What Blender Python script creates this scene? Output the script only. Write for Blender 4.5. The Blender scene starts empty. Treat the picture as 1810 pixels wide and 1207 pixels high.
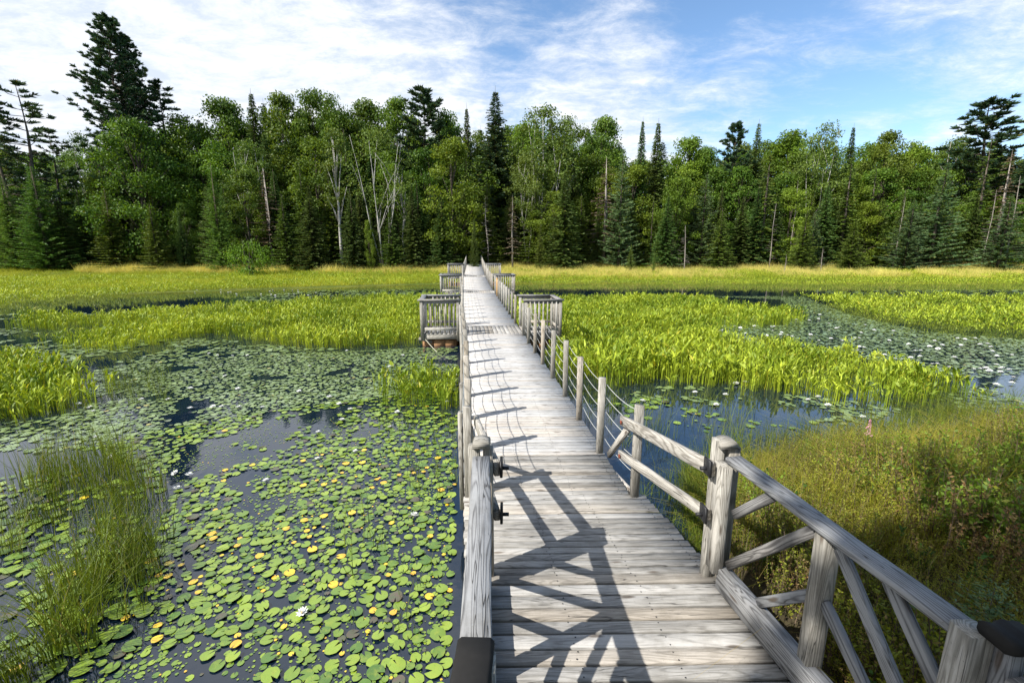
import bpy, math, random
import numpy as np
R = random.Random(7)
G = np.random.default_rng(11)
SC = bpy.context.scene
COL = SC.collection

# ------------------------------------------------------------------ camera maths
F, CX, CY, CH = 804.0, 905.0, 603.5, 2.9
PITCH = math.radians(11.56); SP, CP = math.sin(PITCH), math.cos(PITCH)
def at(px, py, z=0.0):
    """pixel of the photograph -> point (X, Y) of the horizontal plane at height z"""
    u = (px-CX)/F; v = (py-CY)/F; t = (CH-z)/(SP+v*CP)
    return u*t, (CP-v*SP)*t
def at_y(px, py, Y):
    u = (px-CX)/F; v = (py-CY)/F; t = Y/(CP-v*SP)
    return u*t, CH-(SP+v*CP)*t
def proj(x, y, z):
    d = y*CP+(CH-z)*SP
    d = np.where(d < .05, .05, d)
    return CX+F*x/d, CY+F*((CH-z)*CP-y*SP)/d
def poly_w(pts, z=0.0): return [at(a, b, z) for a, b in pts]
def inside(x, y, poly):
    r = np.zeros(len(x), bool); n = len(poly)
    for i in range(n):
        x0, y0 = poly[i]; x1, y1 = poly[(i+1) % n]
        if y0 == y1: continue
        c = ((y0 > y) != (y1 > y)) & (x < (x1-x0)*(y-y0)/(y1-y0)+x0)
        r ^= c
    return r
def vnoise(x, y, s, seed=0):
    """smooth value noise 0..1"""
    x = np.asarray(x)/s+seed*17.3; y = np.asarray(y)/s+seed*9.1
    xi, yi = np.floor(x), np.floor(y); fx, fy = x-xi, y-yi
    fx = fx*fx*(3-2*fx); fy = fy*fy*(3-2*fy)
    def h(a, b):
        v = np.sin(a*127.1+b*311.7+seed*3.3)*43758.5453; return v-np.floor(v)
    return (h(xi, yi)*(1-fx)+h(xi+1, yi)*fx)*(1-fy)+(h(xi, yi+1)*(1-fx)+h(xi+1, yi+1)*fx)*fy

# ------------------------------------------------------------------ mesh builder
class MB:
    def __init__(s): s.V = []; s.GR = []; s.CO = []; s.F = []; s.n = 0
    def add(s, v, faces, col=.5, gr=None, mat=0):
        """v (n,3); faces: list of (m,k) index arrays; col scalar or (n,)"""
        v = np.asarray(v, np.float32); n = len(v)
        s.V.append(v); s.GR.append(v if gr is None else np.asarray(gr, np.float32))
        s.CO.append(np.broadcast_to(np.asarray(col, np.float32), (n,)))
        for f in faces:
            f = np.asarray(f, np.int64); s.F.append((f+s.n, mat))
        s.n += n
    def build(s, name, mats, parent=None, smooth=False):
        me = bpy.data.meshes.new(name)
        V = np.concatenate(s.V); GR = np.concatenate(s.GR); CO = np.concatenate(s.CO)
        loops = np.concatenate([f.ravel() for f, m in s.F]); tot = np.concatenate([np.full(len(f), f.shape[1]) for f, m in s.F])
        mi = np.concatenate([np.full(len(f), m) for f, m in s.F])
        me.vertices.add(len(V)); me.vertices.foreach_set('co', V.ravel())
        me.loops.add(len(loops)); me.loops.foreach_set('vertex_index', loops.astype(np.int32))
        me.polygons.add(len(tot)); st = np.zeros(len(tot), np.int64); st[1:] = np.cumsum(tot)[:-1]
        me.polygons.foreach_set('loop_start', st.astype(np.int32)); me.polygons.foreach_set('material_index', mi.astype(np.int32))
        if smooth: me.polygons.foreach_set('use_smooth', np.ones(len(tot), bool))
        me.update(calc_edges=True)
        a = me.attributes.new('gr', 'FLOAT_VECTOR', 'POINT'); a.data.foreach_set('vector', GR.ravel())
        a = me.attributes.new('col', 'FLOAT', 'POINT'); a.data.foreach_set('value', CO.astype(np.float32))
        for m in (mats if isinstance(mats, (list, tuple)) else [mats]): me.materials.append(m)
        o = bpy.data.objects.new(name, me); COL.objects.link(o)
        if parent is not None: o.parent = parent
        return o
def tag(o, label=None, cat=None, group=None, kind=None):
    if label: o['label'] = label
    if cat: o['category'] = cat
    if group: o['group'] = group
    if kind: o['kind'] = kind
    return o
def empty(name, loc, label, cat, group=None):
    o = bpy.data.objects.new(name, None); COL.objects.link(o); o.location = loc; o.empty_display_size = .2
    bpy.context.view_layer.update() if False else None
    return tag(o, label, cat, group)
def local(mb, root):
    """builders write world coordinates; shift them so that the root's location is the origin"""
    l = np.array(root.location, np.float32); mb.V = [v-l for v in mb.V]; return mb
def part(mb, name, mats, root, **k): return local(mb, root).build(name, mats, root, **k)

def nrm(v): v = np.asarray(v, float); return v/np.linalg.norm(v)
def board(mb, p0, p1, w, t, up=(0, 0, 1), seg=1, ch=.004, col=None, wob=0.0, mat=0):
    """chamfered timber from p0 to p1 (centre line), w across, t along 'up'"""
    p0 = np.array(p0, float); p1 = np.array(p1, float); L = np.linalg.norm(p1-p0); d = (p1-p0)/L
    s = nrm(np.cross(d, up)); u = np.cross(s, d)
    a, b = w/2, t/2; c = min(ch, a*.45, b*.45)
    prof = [(a-c, -b), (a, -b+c), (a, b-c), (a-c, b), (-a+c, b), (-a, b-c), (-a, -b+c), (-a+c, -b)]
    V = []; GRr = []; off = np.array([R.random()*50, R.random()*50, R.random()*50])
    for i in range(seg+1):
        f = i/seg; q = p0+d*L*f
        if wob: q = q+s*R.uniform(-wob, wob)+u*R.uniform(-wob, wob)*.6
        for x, z in prof:
            V.append(q+s*x+u*z); GRr.append(off+np.array([L*f, x, z]))
    fs = []
    for i in range(seg):
        for j in range(8):
            k = (j+1) % 8; fs.append((i*8+j, i*8+k, (i+1)*8+k, (i+1)*8+j))
    n = seg*8
    mb.add(V, [fs, [tuple(range(7, -1, -1)), tuple(n+j for j in range(8))]], R.random() if col is None else col, GRr, mat)
def tube(mb, pts, r, n=6, col=.5, mat=0):
    pts = [np.array(p, float) for p in pts]; V = []; m = len(pts)
    rr = r if hasattr(r, '__len__') else [r]*m; GRr = []; L = 0
    for i, p in enumerate(pts):
        d = nrm(pts[min(i+1, m-1)]-pts[max(i-1, 0)]); a = np.cross(d, (0, 0, 1.0))
        if np.linalg.norm(a) < 1e-3: a = np.array((1.0, 0, 0))
        a = nrm(a); b = np.cross(a, d)
        if i: L += np.linalg.norm(p-pts[i-1])
        for j in range(n):
            t = 2*math.pi*j/n; V.append(p+(a*math.cos(t)+b*math.sin(t))*rr[i]); GRr.append((L, math.cos(t)*rr[i]+3, math.sin(t)*rr[i]))
    fs = [(i*n+j, i*n+(j+1) % n, (i+1)*n+(j+1) % n, (i+1)*n+j) for i in range(m-1) for j in range(n)]
    mb.add(V, [fs, [tuple(range(n-1, -1, -1)), tuple((m-1)*n+j for j in range(n))]], col, GRr, mat)

def instance(mb, tmpl, pos, rz, sc, tiltx=None, tilty=None, col=None, mat=0):
    """merge copies of a template (V, faces, colv) at many places, vectorised"""
    V, fs, cv = tmpl; V = np.asarray(V, np.float32); n = len(pos)
    if n == 0: return
    sc = np.asarray(sc, np.float32); sc = np.repeat(sc[:, None], 3, 1) if sc.ndim == 1 else sc
    P = V[None]*sc[:, None, :]
    if tiltx is not None:
        c, s = np.cos(tiltx)[:, None], np.sin(tiltx)[:, None]; y, z = P[..., 1].copy(), P[..., 2].copy()
        P[..., 1] = y*c-z*s; P[..., 2] = y*s+z*c
    if tilty is not None:
        c, s = np.cos(tilty)[:, None], np.sin(tilty)[:, None]; x, z = P[..., 0].copy(), P[..., 2].copy()
        P[..., 0] = x*c+z*s; P[..., 2] = -x*s+z*c
    c, s = np.cos(rz)[:, None], np.sin(rz)[:, None]; x, y = P[..., 0].copy(), P[..., 1].copy()
    P[..., 0] = x*c-y*s; P[..., 1] = x*s+y*c
    P += np.asarray(pos, np.float32)[:, None, :]
    k = len(V); offs = (np.arange(n)*k)
    faces = [(np.asarray(f)[None]+offs[:, None, None]).reshape(-1, np.asarray(f).shape[1]) for f in fs]
    cc = np.zeros((n, k), np.float32)+np.asarray(cv, np.float32)[None]
    if col is not None: cc = cc+np.asarray(col, np.float32)[:, None]
    mb.add(P.reshape(-1, 3), faces, cc.ravel(), None, mat)

# ------------------------------------------------------------------ materials
class NT:
    def __init__(s, name):
        s.m = bpy.data.materials.new(name); s.m.use_nodes = True; s.t = s.m.node_tree; s.t.nodes.clear()
        s.out = s.t.nodes.new('ShaderNodeOutputMaterial')
    def n(s, typ, **k):
        nd = s.t.nodes.new(typ)
        for a, b in k.items(): setattr(nd, a, b)
        return nd
    def l(s, a, b): s.t.links.new(a, b)
    def setv(s, sock, v):
        if hasattr(v, 'links'): s.l(v, sock)
        elif isinstance(v, tuple) and len(v) == 3 and sock.type == 'RGBA': sock.default_value = (*v, 1)
        else: sock.default_value = v
    def attr(s, name, vec=False): a = s.n('ShaderNodeAttribute', attribute_name=name); return a.outputs['Vector' if vec else 'Fac']
    def mapping(s, v, scale=(1, 1, 1), loc=(0, 0, 0)):
        a = s.n('ShaderNodeMapping'); s.l(v, a.inputs[0]); a.inputs['Scale'].default_value = scale; a.inputs['Location'].default_value = loc; return a.outputs[0]
    def noise(s, v, scale=1., detail=3., rough=.5, dist=0.):
        a = s.n('ShaderNodeTexNoise'); s.l(v, a.inputs['Vector']); a.inputs['Scale'].default_value = scale
        a.inputs['Detail'].default_value = detail; a.inputs['Roughness'].default_value = rough; a.inputs['Distortion'].default_value = dist
        return a.outputs['Fac']
    def math(s, op, a, b=0., clamp=False):
        m = s.n('ShaderNodeMath', operation=op, use_clamp=clamp); s.setv(m.inputs[0], a); s.setv(m.inputs[1], b); return m.outputs[0]
    def ramp(s, f, stops):
        r = s.n('ShaderNodeValToRGB'); s.l(f, r.inputs[0]); e = r.color_ramp.elements
        while len(e) < len(stops): e.new(.5)
        for i, (p, c) in enumerate(stops):
            e[i].position = p; e[i].color = (*c, 1) if len(c) == 3 else c
        return r.outputs[0]
    def rng(s, v, a, b, c, d):
        m = s.n('ShaderNodeMapRange'); s.setv(m.inputs[0], v)
        for i, x in enumerate((a, b, c, d)): m.inputs[i+1].default_value = x
        return m.outputs[0]
    def mix(s, f, a, b, blend='MIX'):
        m = s.n('ShaderNodeMix', data_type='RGBA', blend_type=blend); s.setv(m.inputs[0], f); s.setv(m.inputs[6], a); s.setv(m.inputs[7], b); return m.outputs[2]
    def pbr(s, col, rough=.7, bump=None, bs=.3, bd=.01, spec=.3):
        p = s.n('ShaderNodeBsdfPrincipled'); s.setv(p.inputs['Base Color'], col); s.setv(p.inputs['Roughness'], rough)
        p.inputs['Specular IOR Level'].default_value = spec
        if bump is not None:
            b = s.n('ShaderNodeBump'); b.inputs['Strength'].default_value = bs; b.inputs['Distance'].default_value = bd
            s.l(bump, b.inputs['Height']); s.l(b.outputs[0], p.inputs['Normal'])
        s.l(p.outputs[0], s.out.inputs[0]); return s.m
    def leaf(s, col, rough=.5, trans=.35, spec=.3, tint=(1.25, 1.15, .5)):
        p = s.n('ShaderNodeBsdfPrincipled'); s.setv(p.inputs['Base Color'], col); p.inputs['Roughness'].default_value = rough
        p.inputs['Specular IOR Level'].default_value = spec
        t = s.n('ShaderNodeBsdfTranslucent'); s.l(s.mix(1., col, tint, 'MULTIPLY'), t.inputs[0])
        m = s.n('ShaderNodeMixShader'); m.inputs[0].default_value = trans
        s.l(p.outputs[0], m.inputs[1]); s.l(t.outputs[0], m.inputs[2]); s.l(m.outputs[0], s.out.inputs[0]); return s.m

def wood(name, dark, light, contrast=1., tint=None, figure=.5):
    t = NT(name); g = t.attr('gr', True); c = t.attr('col')
    # contour lines of a stretched noise field make the annual-ring figure of sawn timber
    fig = t.noise(t.mapping(g, (.8, 8.5, 8.5)), 1., 1.5, .4, .25)
    fr = t.math('FRACT', t.math('MULTIPLY', fig, 19.))
    rings = t.math('ABSOLUTE', t.math('SUBTRACT', fr, .5))          # 0 on the line .. .5
    rings = t.rng(rings, .04, .26, 0, 1)
    fib = t.noise(t.mapping(g, (5., 95, 95)), 1., 4., .7)
    big = t.noise(t.mapping(g, (2.6, 12, 12)), 1., 5., .65)
    ck = t.noise(t.mapping(g, (1.3, 26, 26), (3, 9, 4)), 1., 2., .5, .15)
    ck = t.rng(t.math('ABSOLUTE', t.math('SUBTRACT', ck, .5)), .002, .012, 1, 0)
    msk = t.rng(t.noise(t.mapping(g, (2.2, 9, 9), (7, 1, 2)), 1., 2.), .50, .58, 0, 1)
    crack = t.math('MULTIPLY', ck, msk)
    f = t.math('MULTIPLY', t.rng(fib, .3, .7, 0, 1), .30)
    f = t.math('ADD', f, t.math('MULTIPLY', t.rng(big, .3, .7, 0, 1), .34))
    f = t.math('ADD', f, t.math('MULTIPLY', rings, .34*figure*2))
    f = t.math('ADD', f, t.rng(c, 0, 1, .02-.13*contrast-.1*(figure-.5), .02+.15*contrast-.1*(figure-.5)))
    stops = [(.05, tuple(x*.6 for x in dark)), (.38, dark), (.8, light), (1., tuple(min(.75, x*1.1) for x in light))]
    col = t.ramp(f, stops)
    warm = t.rng(t.math('FRACT', t.math('MULTIPLY', c, 7.31)), .68, 1., 0, .8)
    col = t.mix(warm, col, t.mix(1., col, (1.06, .96, .84), 'MULTIPLY'))
    if tint: col = t.mix(1., col, tint, 'MULTIPLY')
    geo = t.n('ShaderNodeNewGeometry').outputs['Position']
    grime = t.rng(t.noise(geo, 5.1, 6., .7), .50, .72, 0, .55)
    col = t.mix(grime, col, t.mix(1., col, (.62, .60, .56), 'MULTIPLY'))
    speck = t.rng(t.noise(geo, 55., 3., .7), .66, .72, 0, .55)
    col = t.mix(speck, col, (.10, .09, .08))
    knot = t.n('ShaderNodeTexVoronoi'); t.l(t.mapping(g, (2.3, 9, 9)), knot.inputs['Vector']); knot.inputs['Scale'].default_value = 1.
    kf = t.rng(knot.outputs['Distance'], .07, .15, .8, 0)
    col = t.mix(kf, col, (.10, .075, .055))
    col = t.mix(t.math('MULTIPLY', crack, .85), col, (.04, .036, .032))
    hgt = t.math('SUBTRACT', t.math('ADD', t.math('MULTIPLY', rings, .35), fib), t.math('MULTIPLY', crack, 1.5))
    return t.pbr(col, .85, hgt, .6, .004, .2)

M = {}
M['dock'] = wood('weathered_dock_wood', (.42, .405, .385), (.58, .565, .545), .9, figure=.25)
M['deck'] = wood('weathered_deck_wood', (.26, .247, .226), (.47, .45, .42), 1.4, figure=.3)
M['rail'] = wood('weathered_rail_wood', (.12, .12, .122), (.27, .272, .275), 1., figure=.62)
M['post'] = wood('weathered_post_wood', (.23, .215, .185), (.45, .425, .38), 1., figure=.4)
M['plank'] = wood('bleached_plank_wood', (.25, .23, .20), (.48, .455, .41), 1., figure=.5)
M['newpost'] = wood('orange_new_wood', (.45, .25, .10), (.66, .42, .2), 1., figure=.3)
M['float'] = wood('tan_float_timber', (.24, .13, .06), (.42, .25, .13), 1., figure=.3)
def flat(name, col, rough=.6, metal=0., spec=.3):
    t = NT(name); geo = t.n('ShaderNodeNewGeometry').outputs['Position']
    nz = t.noise(geo, 30., 4., .6)
    c = t.mix(t.rng(nz, .3, .7, 0, 1), tuple(x*.75 for x in col), col)
    m = t.pbr(c, rough, nz, .15, .002, spec)
    [n for n in t.t.nodes if n.type == 'BSDF_PRINCIPLED'][0].inputs['Metallic'].default_value = metal
    return m
M['char'] = flat('blackened_wood', (.016, .015, .014), .85)
M['cable'] = flat('grey_rope', (.42, .43, .41), .6)
M['iron'] = flat('black_iron', (.02, .02, .022), .45)
M['rust'] = flat('rusty_bolt', (.24, .06, .03), .7)
M['rope'] = flat('pale_rope', (.55, .52, .4), .8)
M['white'] = flat('petal_white', (.85, .85, .82), .5)
M['yellow'] = flat('flower_yellow', (.75, .5, .03), .5)
M['pink'] = flat('petal_pink', (.7, .36, .40), .5)

def foliage(name, dark, light, trans=.3, obj=.22, rough=.55, warm=(.2, .17, .03), warmth=.12, spec=.25):
    t = NT(name); c = t.attr('col')
    oi = t.n('ShaderNodeObjectInfo').outputs['Random']
    geo = t.n('ShaderNodeNewGeometry').outputs['Position']
    cl = t.noise(geo, .55, 3., .6)
    f = t.math('ADD', t.math('MULTIPLY', c, .75), t.rng(cl, .3, .7, -.1, .3), True)
    col = t.mix(f, dark, light)
    if obj:
        hs = t.n('ShaderNodeHueSaturation'); t.setv(hs.inputs['Color'], col)
        t.l(t.rng(oi, 0, 1, .5-.045*obj/.22, .5+.012*obj/.22), hs.inputs['Hue']); t.l(t.rng(t.math('FRACT', t.math('MULTIPLY', oi, 13.7)), 0, 1, 1-obj, 1+obj*1.3), hs.inputs['Value'])
        hs.inputs['Saturation'].default_value = 1.0
        col = hs.outputs[0]
    w = t.rng(t.math('FRACT', t.math('MULTIPLY', c, 23.7)), 1-warmth, 1., 0, .8)
    col = t.mix(w, col, warm)
    return t.leaf(col, rough, trans, spec)
M['decid'] = foliage('broadleaf_foliage', (.036, .09, .011), (.165, .275, .028), .34, .16, warmth=.03)
M['decidb'] = foliage('bright_broadleaf_foliage', (.06, .125, .010), (.19, .32, .028), .36, .16, warmth=.03)
M['birchl'] = foliage('birch_foliage', (.05, .10, .018), (.16, .25, .042), .34, .16, warmth=.04)
M['spruce'] = foliage('spruce_needles', (.032, .08, .02), (.105, .19, .038), .16)
M['pine'] = foliage('pine_needles', (.025, .06, .03), (.07, .13, .055), .16, .12)
M['larch'] = foliage('larch_needles', (.045, .13, .022), (.15, .31, .04), .25, .12)
M['bluel'] = foliage('blue_green_needles', (.045, .10, .04), (.15, .235, .085), .22, .1)
M['cedar'] = foliage('yellow_green_needles', (.05, .095, .014), (.15, .22, .03), .24, .12, warmth=.05)
M['deadn'] = foliage('brown_dead_needles', (.10, .075, .045), (.20, .16, .10), .1, .12)
M['pick'] = foliage('pickerelweed_leaf', (.13, .21, .012), (.50, .58, .045), .30, 0, .5, (.42, .34, .03), .07, .25)
M['sedge'] = foliage('sedge_blade', (.05, .085, .010), (.19, .25, .022), .32, 0, .5, (.34, .27, .09), .12, .3)
M['meadow'] = foliage('meadow_grass', (.22, .29, .018), (.56, .56, .06), .30, 0, .6, (.50, .40, .09), .18, .15)
M['shrub'] = foliage('bog_shrub_leaf', (.085, .12, .014), (.34, .36, .035), .36, 0, .5, (.30, .17, .08), .30, .25)
M['twig'] = flat('brown_twigs', (.13, .09, .06), .8)
M['bankgrass'] = foliage('bank_grass', (.18, .20, .016), (.50, .45, .06), .34, 0, .55, (.46, .32, .10), .2, .2)
M['fern'] = foliage('fresh_green_leaf', (.03, .08, .015), (.08, .18, .03), .3, 0, .5)
M['russet'] = foliage('russet_leaf', (.12, .08, .03), (.34, .25, .10), .3, 0, .55, (.36, .16, .08), .3, .2)
M['leafy'] = foliage('leafy_shrub_leaf', (.06, .12, .012), (.26, .38, .035), .36, 0, .5, (.4, .36, .05), .08, .25)
M['under'] = foliage('undergrowth_leaf', (.05, .075, .015), (.15, .18, .03), .25, 0, .6, (.2, .15, .05), .15)
def bark(name, a, b, sc=(3, 3, .8)):
    t = NT(name); g = t.n('ShaderNodeTexCoord').outputs['Object']
    f = t.noise(t.mapping(g, sc), 2.5, 5., .7)
    return t.pbr(t.ramp(f, [(.35, a), (.65, b)]), .9, f, .6, .03, .1)
M['bark'] = bark('brown_bark', (.05, .04, .03), (.15, .125, .10))
M['birch'] = bark('white_birch_bark', (.25, .23, .20), (.58, .555, .52), (2, 2, 5))
M['deadw'] = bark('bare_grey_wood', (.17, .145, .12), (.38, .34, .30))

def pad_mat(grey=False):
    t = NT('lily_pad'); c = t.attr('col'); g = t.n('ShaderNodeNewGeometry').outputs['Position']
    n1 = t.noise(g, 22., 3., .6)
    green = t.mix(t.math('MULTIPLY', t.math('FRACT', t.math('MULTIPLY', c, 3.)), 1.), (.07, .15, .018), (.25, .35, .03))
    green = t.mix(t.rng(n1, .5, .75, 0, .45), green, (.30, .33, .03))
    yel = t.mix(t.rng(n1, .4, .62, 0, 1), (.72, .55, .03), (.64, .36, .03))
    col = t.mix(t.rng(c, .93, .935, 0, 1), green, yel)
    brn = t.mix(t.rng(n1, .4, .6, 0, 1), (.10, .075, .05), (.075, .09, .04))
    col = t.mix(t.rng(c, .06, .055, 0, 1), col, brn)
    sp_ = t.rng(t.noise(g, 85., 2., .6), .66, .70, 0, .8)
    col = t.mix(sp_, col, (.09, .06, .03))
    if grey: col = t.mix(.62, col, t.mix(t.math('FRACT', t.math('MULTIPLY', c, 5.)), (.13, .19, .10), (.25, .31, .17)))  # grazing sky sheen of the farther pads, mixed into their colour as grey
    return t.pbr(col, .23, n1, .10, .004, 1.0)
M['pad'] = pad_mat(); M['padsheen'] = pad_mat(True)

def water_mat():
    t = NT('pond_water'); g = t.n('ShaderNodeNewGeometry').outputs['Position']
    n1 = t.noise(t.mapping(g, (1, .55, 1)), 3.2, 3., .55); n2 = t.noise(g, 14., 2., .5)
    b = t.math('ADD', n1, t.math('MULTIPLY', n2, .18))
    m = t.pbr((.004, .011, .023), .03, b, .06, .05, .5)
    p = [n for n in t.t.nodes if n.type == 'BSDF_PRINCIPLED'][0]; p.inputs['IOR'].default_value = 1.75
    return m
M['water'] = water_mat()
def ground_mat():
    t = NT('marsh_ground'); g = t.n('ShaderNodeNewGeometry').outputs['Position']
    n1 = t.noise(g, .35, 5., .6); n2 = t.noise(g, 4., 5., .7)
    sep = t.n('ShaderNodeSeparateXYZ'); t.l(g, sep.inputs[0])
    field = t.mix(t.rng(n1, .35, .65, 0, 1), (.075, .11, .015), (.15, .16, .03))
    field = t.mix(t.rng(n2, .4, .7, 0, .4), field, (.09, .10, .03))
    mud = t.mix(n2, (.03, .025, .015), (.08, .065, .035))
    col = t.mix(t.rng(sep.outputs['Y'], 16., 20., 0, 1), mud, field)
    forest = t.mix(n2, (.03, .028, .012), (.07, .06, .03))
    col = t.mix(t.rng(sep.outputs['Y'], 56., 59., 0, 1), col, forest)
    return t.pbr(col, .95, n2, .6, .08, .1)
M['ground'] = ground_mat()

# ------------------------------------------------------------------ terrain and water
BX = [-400, 1.0, 1.7, 1.92, 2.23, 2.75, 3.48, 4.5, 5.6, 6.8, 8.2, 9.5, 14, 30, 80, 400]
BY = [-2.2, -2.2, 3.0, 4.2, 5.0, 5.65, 6.1, 6.3, 6.6, 7.0, 7.5, 7.75, 8.2, 8.5, 9, 9]
def shore(x):
    x = np.asarray(x, float)
    return np.where(x < 0, np.maximum(38.5+.43*x, 19), 38.0+.03*np.minimum(x, 60))
def ground(x, y):
    x = np.asarray(x, float); y = np.asarray(y, float)
    s = y-shore(x)
    far = np.interp(s, [-3, 0, 2, 10, 22, 30, 60, 140, 2000], [-1, -.15, .03, .12, .55, 1.2, 5.0, 7, 9])
    # keep the forest line level: height follows y rather than s beyond the meadow
    far2 = np.interp(y, [30, 42, 50, 56, 62, 90, 160, 3000], [-1, .12, .6, 1.15, 1.7, 5, 8, 9])
    far = np.where(y > 42, np.maximum(np.minimum(far, far2+.02), far2*.98), np.minimum(far, np.maximum(far2, .15)))
    f = np.interp(x, BX, BY)-y
    bank = np.interp(f, [-1.5, 0, .5, 3, 12, 60], [-1, -.02, .12, .38, .9, 2.2])
    side = np.interp(np.abs(x), [95, 110, 200, 2500], [-1, .5, 4, 9])
    h = np.maximum(np.maximum(far, bank), side)
    nz = (vnoise(x, y, 2.3, 1)-.5)*.14+(vnoise(x, y, 7, 2)-.5)*.15
    return h+np.where(h > .1, nz*np.clip((h-.1)*3, 0, 1), 0)
def ground1(x, y): return float(ground(np.array([x]), np.array([y]))[0])
def grid(xs, ys, hf):
    X, Y = np.meshgrid(xs, ys); Z = hf(X, Y); n, m = X.shape
    V = np.stack([X.ravel(), Y.ravel(), Z.ravel()], 1)
    i = (np.arange(n-1)[:, None]*m+np.arange(m-1)[None]).ravel()
    return V, [np.stack([i, i+1, i+m+1, i+m], 1)]
def axis(*segs): return np.unique(np.concatenate([np.arange(a, b, s) for a, b, s in segs]))
xs = axis((-2500, -200, 150), (-200, -70, 8), (-70, -5, 1.5), (-5, 16, .35), (16, 70, 1.5), (70, 200, 8), (200, 2600, 150))
ys = axis((-400, -20, 20), (-20, -3, 1), (-3, 10, .35), (10, 28, 1), (28, 66, .6), (66, 120, 3), (120, 300, 20), (300, 3000, 180))
mb = MB(); v, f = grid(xs, ys, ground); mb.add(v, f); tag(mb.build('ground', M['ground'], smooth=True), kind='structure')
mb = MB(); v, f = grid(np.linspace(-120, 120, 9), np.linspace(-14, 60, 5), lambda x, y: x*0.0); mb.add(v, f)
tag(mb.build('pond_water', M['water']), kind='structure')

# ------------------------------------------------------------------ boardwalk
def XL(Y): return float(np.interp(Y, [-2, 1.2, 3.05, 5.22, 7.5, 13.7, 36.4, 52], [-.12, -.24, -.36, -.593, -.829, -1.573, -3.95, -5.15]))
def XR(Y): return float(np.interp(Y, [-2, 1.5, 2.1, 3.05, 4.24, 4.241, 5.22, 7.5, 13.7, 36.4, 52], [2.0, 1.78, 1.70, 1.59, 1.36, 1.21, 1.15, .965, .311, -1.98, -3.45]))
def ZD(Y): return float(np.interp(Y, [-2, 3.05, 3.06, 5.2, 30, 38, 46, 52], [.47, .47, .45, .40, .40, .60, .95, 1.33]))
SK = .03   # boards lie a touch askew to the walkway
def deck_boards(mb, Y0, Y1, sp, gap, th=.036, jit=.01, seg=4):
    n = max(1, round((Y1-Y0)/sp)); sp = (Y1-Y0)/n
    for k in range(n):
        Yc = Y0+(k+.5)*sp; yl = Yc; z = ZD(Yc)-th/2+R.uniform(-.002, .002)
        a = XL(Yc)+R.uniform(-jit, jit); b = XR(Yc if Yc > 4.24 or Yc < 4.1 else Yc)+R.uniform(-jit, jit)
        w = sp-gap*R.uniform(.6, 1.5)
        board(mb, (a, yl-SK*.5, z), (b, yl+SK*.5, z+R.uniform(-.003, .003)), w, th, seg=seg, ch=.004, wob=.0012)
def rims(root, Y0, Y1, mat, h=.16):
    for fx, s in ((XL, 1), (XR, -1)):
        mb = MB(); e = .004
        o = -.0 if s == 1 else 0
        board(mb, (fx(Y0+e)+s*.035, Y0+e, ZD(Y0+e)-.04-h/2), (fx(Y1-e)+s*.035, Y1-e, ZD(Y1-e)-.04-h/2), .045, h, seg=3)
        part(mb, 'edge_beam', mat, root)
def nails(mb, Y0, Y1, sp):
    n = max(1, round((Y1-Y0)/sp)); sp = (Y1-Y0)/n
    for k in range(n):
        Yc = Y0+(k+.5)*sp
        for fx in (.05, .36, .66, .95):
            for dy in (-.26, .26):
                x = XL(Yc)+(XR(Yc)-XL(Yc))*fx+R.uniform(-.012, .012); y = Yc+dy*sp+R.uniform(-.006, .006); r = R.uniform(.0045, .006)
                z = ZD(Yc)+.0035; t = np.arange(6)*math.pi/3
                mb.add(np.stack([x+r*np.cos(t), y+r*np.sin(t), np.full(6, z)], 1), [[tuple(range(6))]], .5, None, 1)

# fixed pier in the foreground
pier = empty('pier_deck', (.7, 1.5, 0), 'grey plank pier deck in the foreground with criss-cross rail shadows', 'pier')
mb = MB(); deck_boards(mb, -1.6, 3.05, .112, .014, seg=6); nails(mb, -1.6, 3.05, .112); part(mb, 'deck_boards', [M['deck'], M['iron']], pier)
rims(pier, -1.6, 3.05, M['post'])
for x, y in ((-.2, 2.7), (1.5, 2.7), (-.1, .6), (1.65, .6)):
    mb = MB(); board(mb, (x, y, -.9), (x, y, .27), .13, .13, up=(0, 1, 0), ch=.01); part(mb, 'pile', M['post'], pier)
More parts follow.
